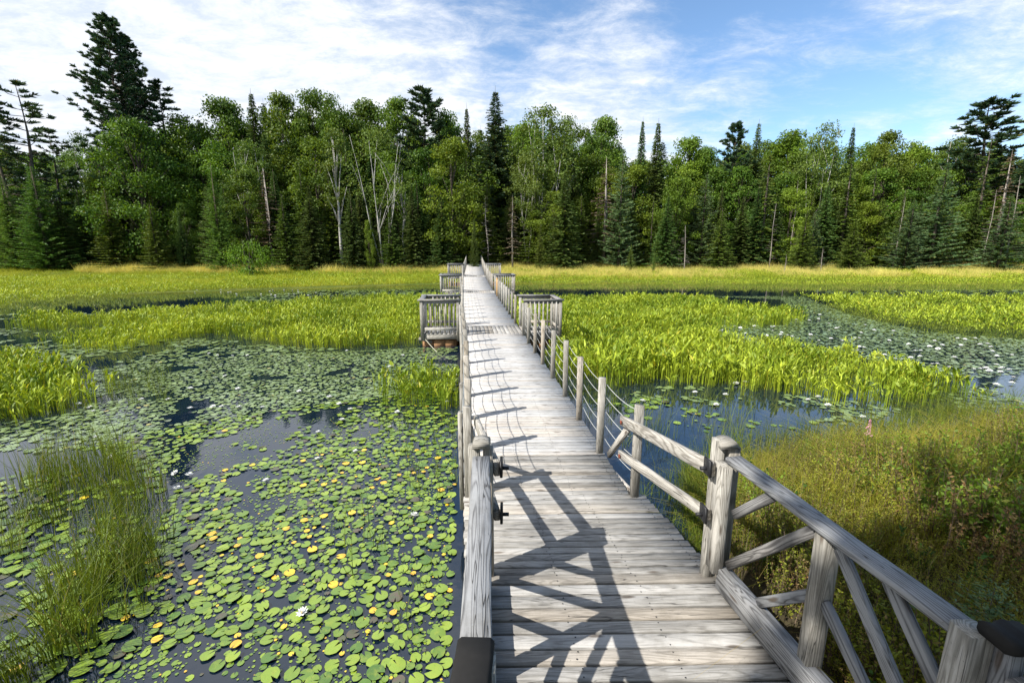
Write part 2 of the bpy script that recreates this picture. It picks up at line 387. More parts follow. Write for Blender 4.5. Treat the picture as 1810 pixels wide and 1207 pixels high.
# curb beams beside the pier
def railing(side):
    L = side < 0
    lab = ('weathered timber handrail on the left pier edge seen from above with blackened near end' if L else
           'weathered timber railing with diagonal braces rising along the right pier edge')
    def X(Y): return (-.215-.053*(Y-2.96)) if L else (1.545-.145*(Y-2.87))
    root = empty('timber_railing', (X(2.2), 2.2, .45), lab, 'railing')
    zt, zd = (1.47, .47)
    YA, YD, YC = 3.0, 2.14, (1.30 if L else 1.44)
    s = -1 if L else 1          # outward direction
    def b(name, mat, p0, p1, w, t, **k):
        m = MB(); board(m, p0, p1, w, t, **k); part(m, name, mat, root)
    # curb beam lying on the deck edge
    b('curb_beam', M['rail'], (X(2.95)+.0, 2.90, .47+.088), (X(-.9)+.0, -.9, .47+.088), .10, .17, seg=5, wob=.003, ch=.008)
    # posts: doubled at the far end
    b('post', M['post'], (X(YA)-s*.045, YA+.05, .30), (X(YA)-s*.045, YA+.05, 1.565 if not L else 1.50), .07, .08, up=(0, 1, 0), ch=.006, seg=3)
    b('post', M['post'], (X(YA)+s*.055, YA+.04, .30), (X(YA)+s*.055, YA+.04, 1.52), .08, .09, up=(0, 1, 0), ch=.006, seg=3)
    b('post', M['post'], (X(YA)-s*.045, YA-.062, .60), (X(YA)-s*.045, YA-.062, 1.428), .075, .12, up=(0, 1, 0), ch=.006, seg=3)
    for Y in (YD, ):
        b('post', M['post'], (X(Y)+s*.015, Y, .30), (X(Y)+s*.015, Y, zt-.042), .095, .085, up=(0, 1, 0), ch=.006, seg=3)
    b('post', M['post'], (X(YC)-s*.02, YC+.02, .30), (X(YC)-s*.02, YC+.02, 1.50), .10, .09, up=(0, 1, 0), ch=.008, seg=3)
    if not L: b('post', M['rail'], (X(YC)+s*.07, YC-.02, .30), (X(YC)+s*.07, YC-.02, 1.50), .07, .10, up=(0, 1, 0), ch=.008, seg=3)
    # weathered round-topped cap on the far post, black cap on the near one
    m = MB(); t = np.linspace(0, math.pi, 9)
    prof = [(-.062, 0)]+[(-.062*math.cos(a), .03+.028*math.sin(a)) for a in t]+[(.062, 0)]
    pts = []; k = len(prof)
    for yy in (-.055, .06):
        for (x, z) in prof: pts.append((X(YA)+x, YA+.03+yy, 1.50+.02+z+R.uniform(-.003, .003)))
    m.add(pts, [[(i, i+1, k+i+1, k+i) for i in range(k-1)]+[(k-1, 0, k, 2*k-1)], [tuple(range(k-1, -1, -1)), tuple(range(k, 2*k))]], .2, np.array(pts)*[1, 1, 1])
    part(m, 'post_cap', M['post'], root)
    if not L: m = MB(); board(m, (X(YC)-s*.015, YC-.05, 1.53), (X(YC)+s*.12, YC-.05, 1.525), .115, .055, seg=7, wob=.009, ch=.012); part(m, 'black_cap', M['char'], root)
    if L:
        m = MB(); board(m, (X(YC)-.004, YC+.10, 1.492), (X(YC)-.02, YC-.45, 1.49), .134, .065, seg=7, wob=.004, ch=.02); part(m, 'black_cap', M['char'], root)
    # top rail
    b('top_rail', M['rail'], (X(2.93), 2.93, zt), (X(YC), YC+.02, zt-.01), .122, .04, seg=6, ch=.007, wob=.0025)
    b('top_rail', M['rail'], (X(YC)+s*.05, YC-.1, zt-.075), (X(-.6)+s*.05, -.6, zt-.075), .132, .045, seg=4, ch=.007, wob=.0025)
    # diagonal braces (height, Y) pairs
    for (ya, za), (yb, zb) in (((2.87, 1.08), (2.53, 1.43)), ((2.88, .67), (2.22, 1.40)), ((2.55, .65), (2.19, 1.02)),
                               ((2.10, 1.05), (1.60, .64)), ((2.06, 1.40), (1.42, .66)), ((1.80, 1.42), (1.40, .98))):
        x0, x1 = X(ya)+s*.012, X(yb)+s*.012
        b('brace', M['rail'], (x0, ya, za), (x1, yb, zb), .04, .062, up=(0, .7, .7) if yb < 0 else (0, 0, 1), seg=2, ch=.005)
    # two gangway rails bolted from post A to the first dock post
    XB = (XL(4.28)+.05) if L else 1.20
    for zn, zf, h, xo in ((1.38, 1.17, .105, 0), (1.02, .80, .085, 0)):
        xa = X(YA)-s*.11; xb = XB-s*.07
        m = MB(); board(m, (xa, YA-.04, zn), (xb, 4.42, zf), .045, h, seg=5, ch=.007, wob=.003); pr = part(m, 'gangway_rail', M['plank'], root)
        m = MB(); d = .02
        board(m, (xa-s*.032, YA+.02, zn+.005), (xa-s*.032-s*.0, YA-.075, zn+.01), .02, .12, ch=.006); tube(m, [(xa-s*.02, YA-.03, zn), (xa-s*.085, YA-.03, zn)], .014, 8)
        part(m, 'iron_bracket', M['iron'], root)
        m = MB(); tube(m, [(xa-s*.024, YA+.04, zn), (xa-s*.030, YA+.04, zn)], .026, 10); part(m, 'bolt', M['rust'], root); m = MB(); tube(m, [(xb-s*.02, 4.36, zf), (xb-s*.030, 4.36, zf)], .022, 10); part(m, 'bolt', M['rust'], root)
    b('brace', M['plank'], (XB-s*.02, 4.36, 1.10), (XB-s*.03, 5.10, .46), .045, .07, seg=2)
    return root
railing(-1); railing(1)

# floating dock sections with cable rails
POSTY = [4.25, 5.3, 6.43, 7.5, 8.62, 9.75, 10.85, 12.0, 13.1]
y = 15.2
while y < 26.0: POSTY.append(y); y += 1.12
y = 27.9
while y < 37.2: POSTY.append(y); y += 1.12
y = 39.3
while y < 52.2: POSTY.append(y); y += 1.15
def strands(P0, P1, root, near):
    for h in (.2, .37, .55, .73, .89):
        m = MB(); n = 7 if near else 4; pts = []
        for i in range(n+1):
            f = i/n; q = [P0[j]*(1-f)+P1[j]*f for j in range(3)]; q[2] += h-4*f*(1-f)*.05
            pts.append(q)
        tube(m, pts, .0045, 5 if near else 3, mat=0)
        yield m
def section(Y0, Y1, label, sp, mat, name='dock_section'):
    root = empty(name, ((XL(Y0)+XR(Y0))/2, Y0, ZD(Y0)), label, 'boardwalk', 'sections of the boardwalk')
    mb = MB(); deck_boards(mb, Y0+.006, Y1-.006, sp, .011, seg=3 if Y0 < 14 else 1)
    if Y0 < 7: nails(mb, Y0+.006, Y1-.006, sp)
    part(mb, 'deck_boards', [mat, M['iron']], root); rims(root, Y0, Y1, M['dock'], .15)
    near = Y0 < 14
    for s in (-1, 1):
        ys_ = [q for q in POSTY if Y0-.02 <= q < Y1-.02]
        for q in ys_:
            x = XL(q)+.06 if s < 0 else XR(q)-.05; z = ZD(q); h = .97+R.uniform(-.02, .02); m = MB()
            if q == 4.25: x = (XL(q)+.05) if s < 0 else 1.25
            w = .080; dx = R.uniform(-.008, .008)
            mt = M['newpost'] if (s == 1 and 24.0 < q < 25.2) else M['post']
            board(m, (x, q, z-.12), (x+dx, q, z+h), w, w, up=(0, 1, 0), ch=.008, seg=2)
            if near:
                for hh in (.2, .37, .55, .73, .89): tube(m, [(x-s*.046, q, z+hh), (x-s*.05, q, z+hh)], .008, 6, mat=1)
            part(m, 'post', [mt, M['iron']], root)
            if s < 0 and near:      # doubled outer posts on the left edge
                m = MB(); board(m, (x-.075, q+.02, z-.15), (x-.075, q+.02, z+h*.93), .04, .09, up=(0, 1, 0), ch=.006); part(m, 'outer_post', M['post'], root)
        allq = [q for q in POSTY if Y0-.02 <= q and q < Y1+.6]
        sets = [MB() for _ in range(5)]; any_ = False
        for a, b_ in zip(allq[:-1], allq[1:]):
            if b_-a > 1.5: continue
            def pt(q): 
                x = XL(q)+.06 if s < 0 else XR(q)-.05
                if q == 4.25: x = (XL(q)+.05) if s < 0 else 1.25
                return (x+s*.05, q, ZD(q))
            any_ = True
            for i, m in enumerate(strands(pt(a), pt(b_), root, near)):
                for v_, g_, c_ in zip(m.V, m.GR, m.CO): pass
                k0 = sets[i].n
                for v_, g_, c_ in zip(m.V, m.GR, m.CO): sets[i].V.append(v_); sets[i].GR.append(g_); sets[i].CO.append(c_)
                for f_, mi in m.F: sets[i].F.append((f_+k0, mi))
                sets[i].n += m.n
        if any_:
            for m in sets: part(m, 'cable', M['cable'], root)
    return root
section(3.056, 5.21, 'narrow-board gangway joining the foreground pier to the first floating dock', .084, M['deck'], 'gangway')
section(5.224, 7.50, 'nearest floating dock section just beyond the gangway hinge', .095, M['dock'])
section(7.515, 13.38, 'long floating dock section leading up to the first pair of viewing platforms', .10, M['dock'])
section(14.85, 26.15, 'dock section between the first and second pairs of viewing platforms', .125, M['dock'])
section(27.65, 37.9, 'dock section between the second and third pairs of viewing platforms', .14, M['dock'])
section(39.3, 46.0, 'flat dock section just past the farthest pair of viewing platforms', .14, M['dock'])
section(46.02, 52.3, 'end ramp of the boardwalk rising to the far shore', .14, M['dock'], 'shore_ramp')

def crossing(Y0, Y1, label):
    """deck between two viewing platforms, its boards running along the walk"""
    root = empty('crossing_deck', ((XL(Y0)+XR(Y0))/2, Y0, ZD(Y0)), label, 'boardwalk', 'sections of the boardwalk')
    mb = MB(); n = 15
    for k in range(n):
        f = (k+.5)/n; xa = XL(Y0)+(XR(Y0)-XL(Y0))*f; xb = XL(Y1)+(XR(Y1)-XL(Y1))*f
        board(mb, (xa, Y0+.008, ZD(Y0)-.018), (xb, Y1-.008, ZD(Y1)-.018), (XR(Y0)-XL(Y0))/n-.012, .036, ch=.004)
    part(mb, 'deck_boards', M['deck'], root); rims(root, Y0, Y1, M['dock'], .15)
    mb = MB(); board(mb, ((XL(Y0)+XR(Y0))/2, Y0+.1, .04), ((XL(Y1)+XR(Y1))/2, Y1-.1, .04), 1.4, .30, ch=.03); part(mb, 'float', M['float'], root)
crossing(13.395, 14.835, 'crossing deck between the first pair of viewing platforms with lengthwise boards')
crossing(26.165, 27.635, 'crossing deck between the second pair of viewing platforms with lengthwise boards')
crossing(37.915, 39.285, 'crossing deck between the farthest pair of viewing platforms')

def platform(s, Y0, Y1, W, label, zr=1.03, nb=7):
    fx = XL if s < 0 else XR; z = (ZD(Y0)+ZD(Y1))/2
    xi0, xi1 = fx(Y0)+s*.02, fx(Y1)+s*.02; xo0, xo1 = xi0+s*W, xi1+s*W
    root = empty('viewing_platform', ((xi0+xo0)/2, (Y0+Y1)/2, z), label, 'platform', 'railed viewing platforms beside the boardwalk')
    mb = MB(); n = 9
    for k in range(n):
        f = (k+.5)/n
        board(mb, (xi0+(xo0-xi0)*f, Y0, z-.018), (xi1+(xo1-xi1)*f, Y1, z-.018), W/n-.012, .036, ch=.004)
    part(mb, 'deck_boards', M['deck'], root)
    mb = MB(); board(mb, (xi0, Y0+.02, z-.105), (xo0, Y0+.02, z-.105), .04, .13); part(mb, 'edge_beam', M['post'], root)
    mb = MB(); board(mb, (xo0-s*.022, Y0+.045, z-.105), (xo1-s*.022, Y1, z-.105), .04, .13); part(mb, 'edge_beam', M['post'], root)
    for k in range(3):
        xa = xi0+s*(.12+k*.345)
        mb = MB(); board(mb, (xa+s*.17, Y0+.08, .08), (xa+s*.17, Y1-.1, .08), .335, .20, ch=.012); part(mb, 'float', M['float'], root)
    ps = [(xi0+s*.05, Y0), (xo0-s*.045, Y0-.01), (xo1-s*.045, Y1), (xi1+s*.05, Y1)]
    for x, y_ in ps:
        m = MB(); board(m, (x, y_, z-.22), (x, y_, z+zr-.045), .085, .085, up=(0, 1, 0), ch=.006); part(m, 'post', M['post'], root)
    runs = [(ps[0], ps[1], nb), (ps[1], ps[2], nb), (ps[2], ps[3], nb)]
    for (a, b_, n_) in runs:
        a3 = np.array((*a, z)); b3 = np.array((*b_, z)); d = (b3-a3)/np.linalg.norm(b3-a3)
        m = MB(); board(m, a3-d*.0+(0, 0, zr-.09), b3+(0, 0, zr-.09), .035, .085); part(m, 'upper_rail', M['rail'], root)
        m = MB(); e = .1 if (a, b_) != (ps[1], ps[2]) else -.085
        board(m, a3-d*e+(0, 0, zr-.022), b3+d*e+(0, 0, zr-.022), .15, .04, ch=.006, seg=2); part(m, 'top_rail', M['rail'], root)
        m = MB(); board(m, a3+d*.045+(0, 0, .14), b3-d*.045+(0, 0, .14), .035, .085); part(m, 'bottom_rail', M['plank'], root)
        dn = np.array((d[1], -d[0], 0))*.036
        for k in range(n_):
            f = (k+1)/(n_+1); q = a3*(1-f)+b3*f
            m = MB(); board(m, q+dn+(0, 0, -.10), q+dn+(0, 0, zr-.05), .036, .036, up=(0, 1, 0), ch=.004); part(m, 'baluster', M['plank'], root)
    # slanted knee brace at the outer corner
    m = MB(); board(m, (xo0-s*.3, Y0+.1, z-.28), (xo0+s*.06, Y0-.03, z-.14), .05, .08); part(m, 'knee_brace', M['post'], root)
platform(-1, 13.40, 14.80, 1.17, 'nearest left viewing platform with slatted railing and floats showing beneath')
platform(1, 13.40, 14.80, 1.12, 'nearest right viewing platform with slatted railing behind the cable posts')
platform(-1, 26.20, 27.60, 1.22, 'middle viewing platform on the left side of the boardwalk')
platform(1, 26.20, 27.60, 1.12, 'middle viewing platform on the right, just past the orange post')
platform(-1, 37.95, 39.25, 1.22, 'farthest viewing platform on the left side of the boardwalk', nb=6)
platform(1, 37.95, 39.25, 1.20, 'farthest viewing platform on the right side of the boardwalk', nb=6)
mb = MB(); a = at_y(752, 600, 13.35); b_ = at_y(806, 641, 11.6)
tube(mb, [(a[0]+(b_[0]-a[0])*f, 13.35-1.75*f, a[1]+(b_[1]-a[1])*f-.12*math.sin(f*3.1)) for f in np.linspace(0, 1, 8)], .01, 5)
tag(mb.build('mooring_rope', M['rope']), 'pale rope slanting from the nearest left platform down to the dock edge', 'rope')

# ------------------------------------------------------------------ plants: templates
def strip(pts, ws, side):
    """ribbon along pts with half widths ws"""
    V = []; side = np.array(side, float)
    for p, w in zip(pts, ws): V += [np.array(p)-side*w, np.array(p)+side*w]
    n = len(pts); return np.array(V), [(2*i, 2*i+1, 2*i+3, 2*i+2) for i in range(n-1)]
class T:
    def __init__(s): s.V = []; s.Q = []; s.C = []; s.n = 0
    def add(s, V, Q, c): s.V.append(V); s.Q += [tuple(i+s.n for i in q) for q in Q]; s.C.append(np.full(len(V), c)); s.n += len(V)
    def done(s): return np.concatenate(s.V), [np.array(s.Q)], np.concatenate(s.C)
def pickerel(seed, n=11, h=.56, simple=False):
    r = random.Random(seed); t = T()
    for i in range(n):
        a = r.uniform(0, 6.28); lean = r.uniform(.03, .38); hh = h*r.uniform(.6, 1.05); ca, sa = math.cos(a), math.sin(a)
        bx, by = r.uniform(-.13, .13), r.uniform(-.13, .13); c = r.random()
        L = r.uniform(.10, .19); W = L*r.uniform(.10, .155)
        base = np.array((bx, by, 0)); top = base+np.array((ca*lean*hh*.6, sa*lean*hh*.6, hh-L*.6))
        sd = np.array((-sa, ca, 0))
        if not simple:
            V, Q = strip([base-(0, 0, .15), top], [.006, .005], sd); t.add(V, Q, c*.6)
        d = nrm(np.array((ca*(lean+.25), sa*(lean+.25), r.uniform(.35, 1.))))
        tw = r.uniform(-.9, .9); nn = np.cross(d, sd); sd2 = sd*math.cos(tw)+nn*math.sin(tw); up = np.cross(sd2, d)
        pts = [top, top+d*L*.3, top+d*L*.65, top+d*L+np.array((ca, sa, -.5))*L*.15]
        V, Q = strip(pts, [W*.35, W, W*.7, .001], sd2)
        t.add(V, Q, c)
    return t.done()
def grass(seed, n, h, w, spread, lean=.35, seg=3, droop=.5):
    r = random.Random(seed); t = T()
    for i in range(n):
        a = r.uniform(0, 6.28); ca, sa = math.cos(a), math.sin(a); hh = h*r.uniform(.45, 1.1); ln = lean*abs(r.gauss(0, .8))+.04
        q = r.uniform(0, 6.28); rr = spread*math.sqrt(r.random()); base = np.array((rr*math.cos(q), rr*math.sin(q), -.08)); pts = []; ws = []
        for k in range(seg+1):
            f = k/seg; out = ln*hh*f*f*(1+droop*f); z = hh*f*(1-.35*ln*f)
            pts.append(base+np.array((ca*out, sa*out, z))); ws.append(w*(1-f)**.7+.0004)
        tw = r.uniform(0, 3.14)
        V, Q = strip(pts, ws, (math.cos(tw), math.sin(tw), 0)); t.add(V, Q, r.random())
    return t.done()
def shrub(seed, n, h, leaf, per, spread):
    """bunch of upright twigs carrying small leaves"""
    r = random.Random(seed); t = T(); tw = T()
    for i in range(n):
        a = r.uniform(0, 6.28); ln = r.uniform(.05, .5); hh = h*r.uniform(.55, 1.1); q = r.uniform(0, 6.28); rr = spread*math.sqrt(r.random())
        b = np.array((rr*math.cos(q), rr*math.sin(q), -.05)); e = b+np.array((math.cos(a)*ln*hh, math.sin(a)*ln*hh, hh)); c0 = r.random()
        V, Q = strip([b, (b+e)/2, e], [.003, .0025, .001], (-math.sin(a), math.cos(a), 0)); tw.add(V, Q, .5)
        for k in range(per):
            f = r.uniform(.25, 1.02); p = b*(1-f)+e*f; aa = r.uniform(0, 6.28); d = nrm((math.cos(aa), math.sin(aa), r.uniform(.1, 1.3))); s = nrm(np.cross(d, (r.gauss(0, 1), r.gauss(0, 1), r.gauss(0, 1)+.2)))
            L = leaf*r.uniform(.7, 1.3)
            V = np.array([p, p+d*L*.5+s*L*.24, p+d*L, p+d*L*.5-s*L*.24]); t.add(V, [(0, 1, 2, 3)], min(1, max(0, c0*.6+r.random()*.5)))
    return t.done(), tw.done()

def near_deck(x, y, m=.12):
    xl = np.interp(y, [-2, 1.2, 3.05, 5.22, 7.5, 13.7, 36.4, 52], [-.2, -.24, -.36, -.593, -.829, -1.573, -3.95, -5.15])
    xr = np.interp(y, [-2, 1.5, 3.05, 5.22, 7.5, 13.7, 36.4, 52], [2.0, 1.78, 1.6, 1.15, .965, .311, -1.98, -3.45])
    r = (x > xl-m) & (x < xr+m) & (y < 53)
    for a, b in ((13.3, 14.95), (26.1, 27.7), (37.85, 39.35)):
        r |= (y > a-m) & (y < b+m) & (x > xl-1.25-m) & (x < xr+1.25+m)
    return r
def rand_in(poly, dens, seed=None):
    P = np.array(poly); lo, hi = P.min(0), P.max(0); A = (hi-lo).prod(); n = int(A*dens)
    x = G.uniform(lo[0], hi[0], n); y = G.uniform(lo[1], hi[1], n)
    k = inside(x, y, poly) & ~near_deck(x, y)
    return x[k], y[k]

# pickerelweed beds -------------------------------------------------------
pk = [pickerel(i) for i in range(6)]; pks = [pickerel(20+i, 11, .56, True) for i in range(4)]
def bed(name, label, poly_px, dens, tm, hs=1., edge=None, seed=0):
    poly = poly_w(poly_px); x, y = rand_in(poly, dens)
    x = x+G.normal(0, .22, len(x))*(1+np.abs(y)*.02); y = y+G.normal(0, .22, len(y))*(1+np.abs(y)*.02)
    k = (vnoise(x, y, .9, seed)+.35*vnoise(x, y, .3, seed+1) > .24) & ~near_deck(x, y); x, y = x[k], y[k]
    mb = MB(); which = G.integers(0, len(tm), len(x)); z = np.maximum(ground(x, y), -.02)
    for i, t in enumerate(tm):
        q = which == i; n = q.sum()
        s = hs*G.uniform(.62, 1.18, n)*(.55+.5*vnoise(x[q], y[q], 2.2, seed+3)+.4*vnoise(x[q], y[q], .7, seed+7))
        instance(mb, t, np.stack([x[q], y[q], z[q]], 1), G.uniform(0, 6.28, n), s, col=(vnoise(x[q], y[q], 1.7, seed+5)-.5)*.5)
    return tag(mb.build(name, M['pick']), label, None, None, 'stuff')
bed('pickerelweed', 'bright green pickerelweed bed right of the boardwalk', [(900, 533), (1240, 533), (1290, 550), (1400, 556), (1415, 572), (1280, 580), (1245, 600), (1380, 618), (1480, 628), (1560, 648), (1640, 668), (1705, 700), (1690, 716), (1600, 722), (1500, 708), (1400, 697), (1250, 682), (1150, 672), (1080, 684), (1000, 660), (985, 612), (925, 606)], 30, pk, .82, seed=1)
bed('pickerelweed', 'pickerelweed bed at the far right beyond the lilies', [(1420, 528), (1480, 530), (1810, 533), (2100, 540), (2100, 615), (1810, 597), (1640, 584), (1560, 570), (1500, 552)], 24, pks, .85, seed=2)
bed('pickerelweed', 'pickerelweed bed left of the nearest platform', [(30, 578), (60, 566), (200, 560), (400, 549), (520, 537), (640, 531), (800, 530), (815, 600), (750, 612), (640, 616), (500, 610), (440, 602), (380, 590), (300, 605), (200, 622), (110, 616), (130, 596), (250, 583), (200, 580), (60, 585)], 25, pk, .76, seed=3)
bed('pickerelweed', 'pickerelweed clump at the left edge of the photograph', [(-150, 650), (0, 640), (60, 648), (120, 668), (172, 695), (150, 716), (80, 738), (0, 750), (-150, 755)], 34, pk, .82, seed=4)
bed('pickerelweed', 'small pickerelweed clump against the boardwalk', [(688, 694), (700, 716), (760, 722), (818, 716), (818, 662), (740, 672)], 46, pk, .85, seed=5)
bed('pickerelweed', 'pickerelweed band along the far side of the channel', [(-300, 556), (0, 545), (120, 535), (300, 521), (420, 515), (560, 509), (780, 505), (905, 505), (1300, 507), (1810, 506), (2200, 506), (2200, 490), (905, 487), (400, 492), (0, 500), (-300, 510)], 15, pks, .72, seed=6)
# scattered single stalks in open water
mb = MB(); x = []; y_ = []
for (a, b, c, d, n) in ((180, 655, 300, 715, 120), (930, 640, 1100, 760, 90), (1100, 700, 1330, 800, 120), (1600, 690, 1800, 740, 90), (640, 640, 820, 760, 40), (560, 900, 815, 1150, 14), (700, 760, 815, 880, 30), (1130, 850, 1250, 990, 70), (1290, 540, 1420, 575, 30)):
    q = [at(R.uniform(a, c), R.uniform(b, d)) for _ in range(n)]; x += [p[0] for p in q]; y_ += [p[1] for p in q]
x = np.array(x); y_ = np.array(y_); k = ~near_deck(x, y_, .1) & (ground(x, y_) < .1); x, y_ = x[k], y_[k]
gl = [grass(50+i, 5, .6, .0035, .06, .35) for i in range(5)]; w = G.integers(0, 5, len(x))
for i in range(5):
    q = w == i; n = q.sum(); instance(mb, gl[i], np.stack([x[q], y_[q], np.zeros(n)], 1), G.uniform(0, 6.28, n), G.uniform(.5, 1.1, n))
tag(mb.build('water_stalks', M['sedge']), 'thin green stalks standing in the open water', None, None, 'stuff')

# sedges on the left foreground ------------------------------------------
def field(name, label, mat, poly, dens, tm, hs, seed, ns=.9, th=.25, zoff=0., wet=True):
    x, y = rand_in(poly, dens); k = vnoise(x, y, ns, seed) > th; x, y = x[k], y[k]
    mb = MB(); w = G.integers(0, len(tm), len(x)); z = np.maximum(ground(x, y), 0) if wet else ground(x, y)
    for i, t in enumerate(tm):
        q = w == i; n = int(q.sum())
        s = hs*G.uniform(.7, 1.2, n)*(.7+.6*vnoise(x[q], y[q], 2., seed+3))
        instance(mb, t, np.stack([x[q], y[q], z[q]+zoff], 1), G.uniform(0, 6.28, n), s, col=(vnoise(x[q], y[q], 2.5, seed+5)-.5)*.6)
    return tag(mb.build(name, mat), label, None, None, 'stuff')
sg = [grass(70+i, 26, .78, .0036, .12, .34, 4) for i in range(5)]
field('sedge_grass', 'tall dark green sedges standing in the left foreground water', M['sedge'], poly_w([(-120, 990), (60, 960), (130, 905), (215, 930), (285, 985), (265, 1040), (250, 1090), (150, 1140), (60, 1260), (-200, 1400), (-300, 1200)]), 32, sg, 1.18, 21, .5, .34)
thin = [grass(90+i, 12, .66, .0028, .12, .25, 3) for i in range(4)]
field('sedge_grass', 'sparse dark stalks at the outer edge of the sedges', M['sedge'], poly_w([(-150, 960), (0, 880), (90, 830), (160, 800), (200, 790), (280, 850), (285, 985), (215, 930), (130, 905), (60, 960)]), 60, thin, 1.4, 22, .6, .26)

# lily pads ----------------------------------------------------------------
def pad(seed, n=16):
    r = random.Random(seed); nt = r.uniform(.12, .3); a = np.linspace(nt, 2*math.pi-nt, n); rr = 1+np.array([r.uniform(-.05, .05) for _ in a]); cup = r.uniform(0, .12)
    V = [(0.12, 0, 0)]+[(q*math.cos(t), q*.93*math.sin(t), cup*math.cos(2*t+seed)*.5+r.uniform(-.015, .03)) for q, t in zip(rr, a)]
    return np.array(V), [np.array([(0, i, i+1) for i in range(1, n)])], np.zeros(n+1)
pads = [pad(i) for i in range(6)]; padf = [pad(30+i, 9) for i in range(3)]
class Hash:
    def __init__(s, cell): s.c = cell; s.d = {}
    def ok(s, x, y, r, ov):
        i, j = int(x//s.c), int(y//s.c)
        for a in (i-1, i, i+1):
            for b in (j-1, j, j+1):
                for (u, v, q) in s.d.get((a, b), ()):
                    if (x-u)**2+(y-v)**2 < ((r+q)*ov)**2: return False
        s.d.setdefault((i, j), []).append((x, y, r)); return True
def pad_zone(poly_px, dens, rad, yel, seed, th=.2, ov=.72, ns=.8, grow=1.):
    poly = poly_w(poly_px); x, y = rand_in(poly, dens); k = (vnoise(x, y, ns, seed)*.7+vnoise(x, y, ns*.3, seed+2)*.3 > th) & (ground(x, y) < .02); x, y = x[k], y[k]
    H = Hash(.35); out = []
    for a, b in zip(x, y):
        r = rad*R.choice((.3, .5, .65, .8, .95, 1., 1.1, 1.25))*grow
        if H.ok(a, b, r, ov):
            u = R.random(); c = R.uniform(.94, 1) if u < yel else (R.uniform(0, .05) if u < yel+.05 else R.uniform(.07, .92))
            out.append((a, b, r*(.78 if c > .935 else 1.), c))
    return out
P = []
P += pad_zone([(100, 1500), (250, 1090), (285, 985), (290, 900), (330, 850), (500, 800), (640, 790), (800, 800), (826, 880), (812, 1207), (800, 1500)], 540, .051, .085, 1, .26, .80)
P += pad_zone([(-100, 860), (120, 830), (290, 860), (290, 1000), (250, 1090), (60, 1207), (-200, 1300)], 150, .055, .04, 22, .34)
P += pad_zone([(-300, 1500), (-250, 1200), (60, 1130), (250, 1060), (100, 1500)], 200, .064, .05, 2, .34)
P += pad_zone([(290, 700), (340, 770), (480, 800), (640, 792), (800, 800), (820, 760), (820, 700), (690, 690)], 240, .050, .012, 3, .46, .76, 1.2)
P += pad_zone([(170, 655), (250, 640), (640, 620), (818, 612), (818, 690), (690, 700), (500, 740), (330, 790), (280, 850), (180, 800), (150, 720)], 430, .052, .008, 4, .24, .74)
P += pad_zone([(-200, 760), (80, 742), (180, 710), (200, 790), (100, 800), (-200, 800)], 170, .062, .02, 5, .34)
P += pad_zone([(-300, 575), (30, 580), (130, 600), (250, 600), (380, 600), (500, 612), (640, 620), (250, 642), (120, 640), (-300, 645)], 90, .085, .0, 6, .42, .78, 1.4)
P += pad_zone([(400, 548), (0, 556), (-300, 570), (-300, 578), (60, 566), (400, 549), (560, 530), (790, 519), (790, 512), (560, 514), (430, 524)], 16, .14, .0, 7, .3, .75, 2.)
P += pad_zone([(1260, 582), (1290, 560), (1420, 558), (1380, 530), (1250, 524), (1420, 524), (1500, 556), (1640, 588), (1810, 600), (2100, 620), (2100, 700), (1810, 660), (1700, 672), (1560, 640), (1380, 608), (1250, 602)], 210, .062, .002, 8, .14, .72, 2.)
P += pad_zone([(1000, 665), (1080, 684), (1250, 684), (1500, 710), (1600, 724), (1560, 740), (1480, 752), (1380, 742), (1290, 738), (1180, 735), (1100, 725), (1040, 700)], 170, .064, .01, 9, .50, .74, 1.1)
P += pad_zone([(1700, 680), (1810, 670), (2000, 690), (2000, 730), (1780, 722), (1640, 724)], 100, .07, .01, 10, .48)
P += pad_zone([(1180, 735), (1100, 725), (1120, 760), (1260, 770), (1480, 752)], 26, .06, .02, 11, .55)
P += pad_zone([(1420, 514), (1810, 512), (2100, 515), (2100, 524), (1500, 524)], 8, .16, 0, 12, .3, .8, 3)
# small floating leaves between the big pads
S_ = pad_zone([(200, 1207), (285, 1000), (300, 900), (500, 830), (800, 840), (812, 1207)], 170, .026, .03, 13, .42, .9, .5)
D_ = pad_zone([(-100, 1400), (60, 900), (290, 800), (500, 740), (820, 730), (812, 1400)], 420, .010, .05, 14, .40, 1., .4)
dist = lambda p: p[0]**2+p[1]**2
P.sort(key=dist)
def vis(p):
    a, b = proj(np.array([p[0]]), np.array([p[1]]), np.array([0.])); return 0 < a[0] < 1810 and 440 < b[0] < 1207
near = []; rest = []
for p in P:
    (near if (len(near) < 290 and vis(p)) else rest).append(p)
proto = []
PADLAB = {'g': ('round green lily pad among the pads floating in the near left water', 'green lily pads floating in the near left water'),
          'y': ('yellowed lily pad among the green pads in the near left water', 'yellow lily pads floating in the near left water'),
          'b': ('dull brown lily pad half sunk among the green near left pads', 'brown lily pads in the near left water')}
lib = {}
for p in near:
    x, y, r, c = p; key = (int(c*30), R.randrange(6))
    if key not in lib:
        mb = MB(); V, fs, cv = pads[key[1]]; mb.add(V, fs, cv+min(.999, max(0, c))); o = mb.build('lily_pad', M['pad']); lib[key] = o.data; 
    else:
        o = bpy.data.objects.new('lily_pad', lib[key]); COL.objects.link(o)
    o.location = (x, y, R.uniform(.006, .02)); o.scale = (r, r, r); o.rotation_euler = (R.gauss(0, .04), R.gauss(0, .04), R.uniform(0, 6.28))
    l, g_ = PADLAB['y' if c > .93 else ('b' if c < .056 else 'g')]; tag(o, l, 'lily pad', g_)
mb = MB(); arr = np.array(rest); dd = np.hypot(arr[:, 0], arr[:, 1])
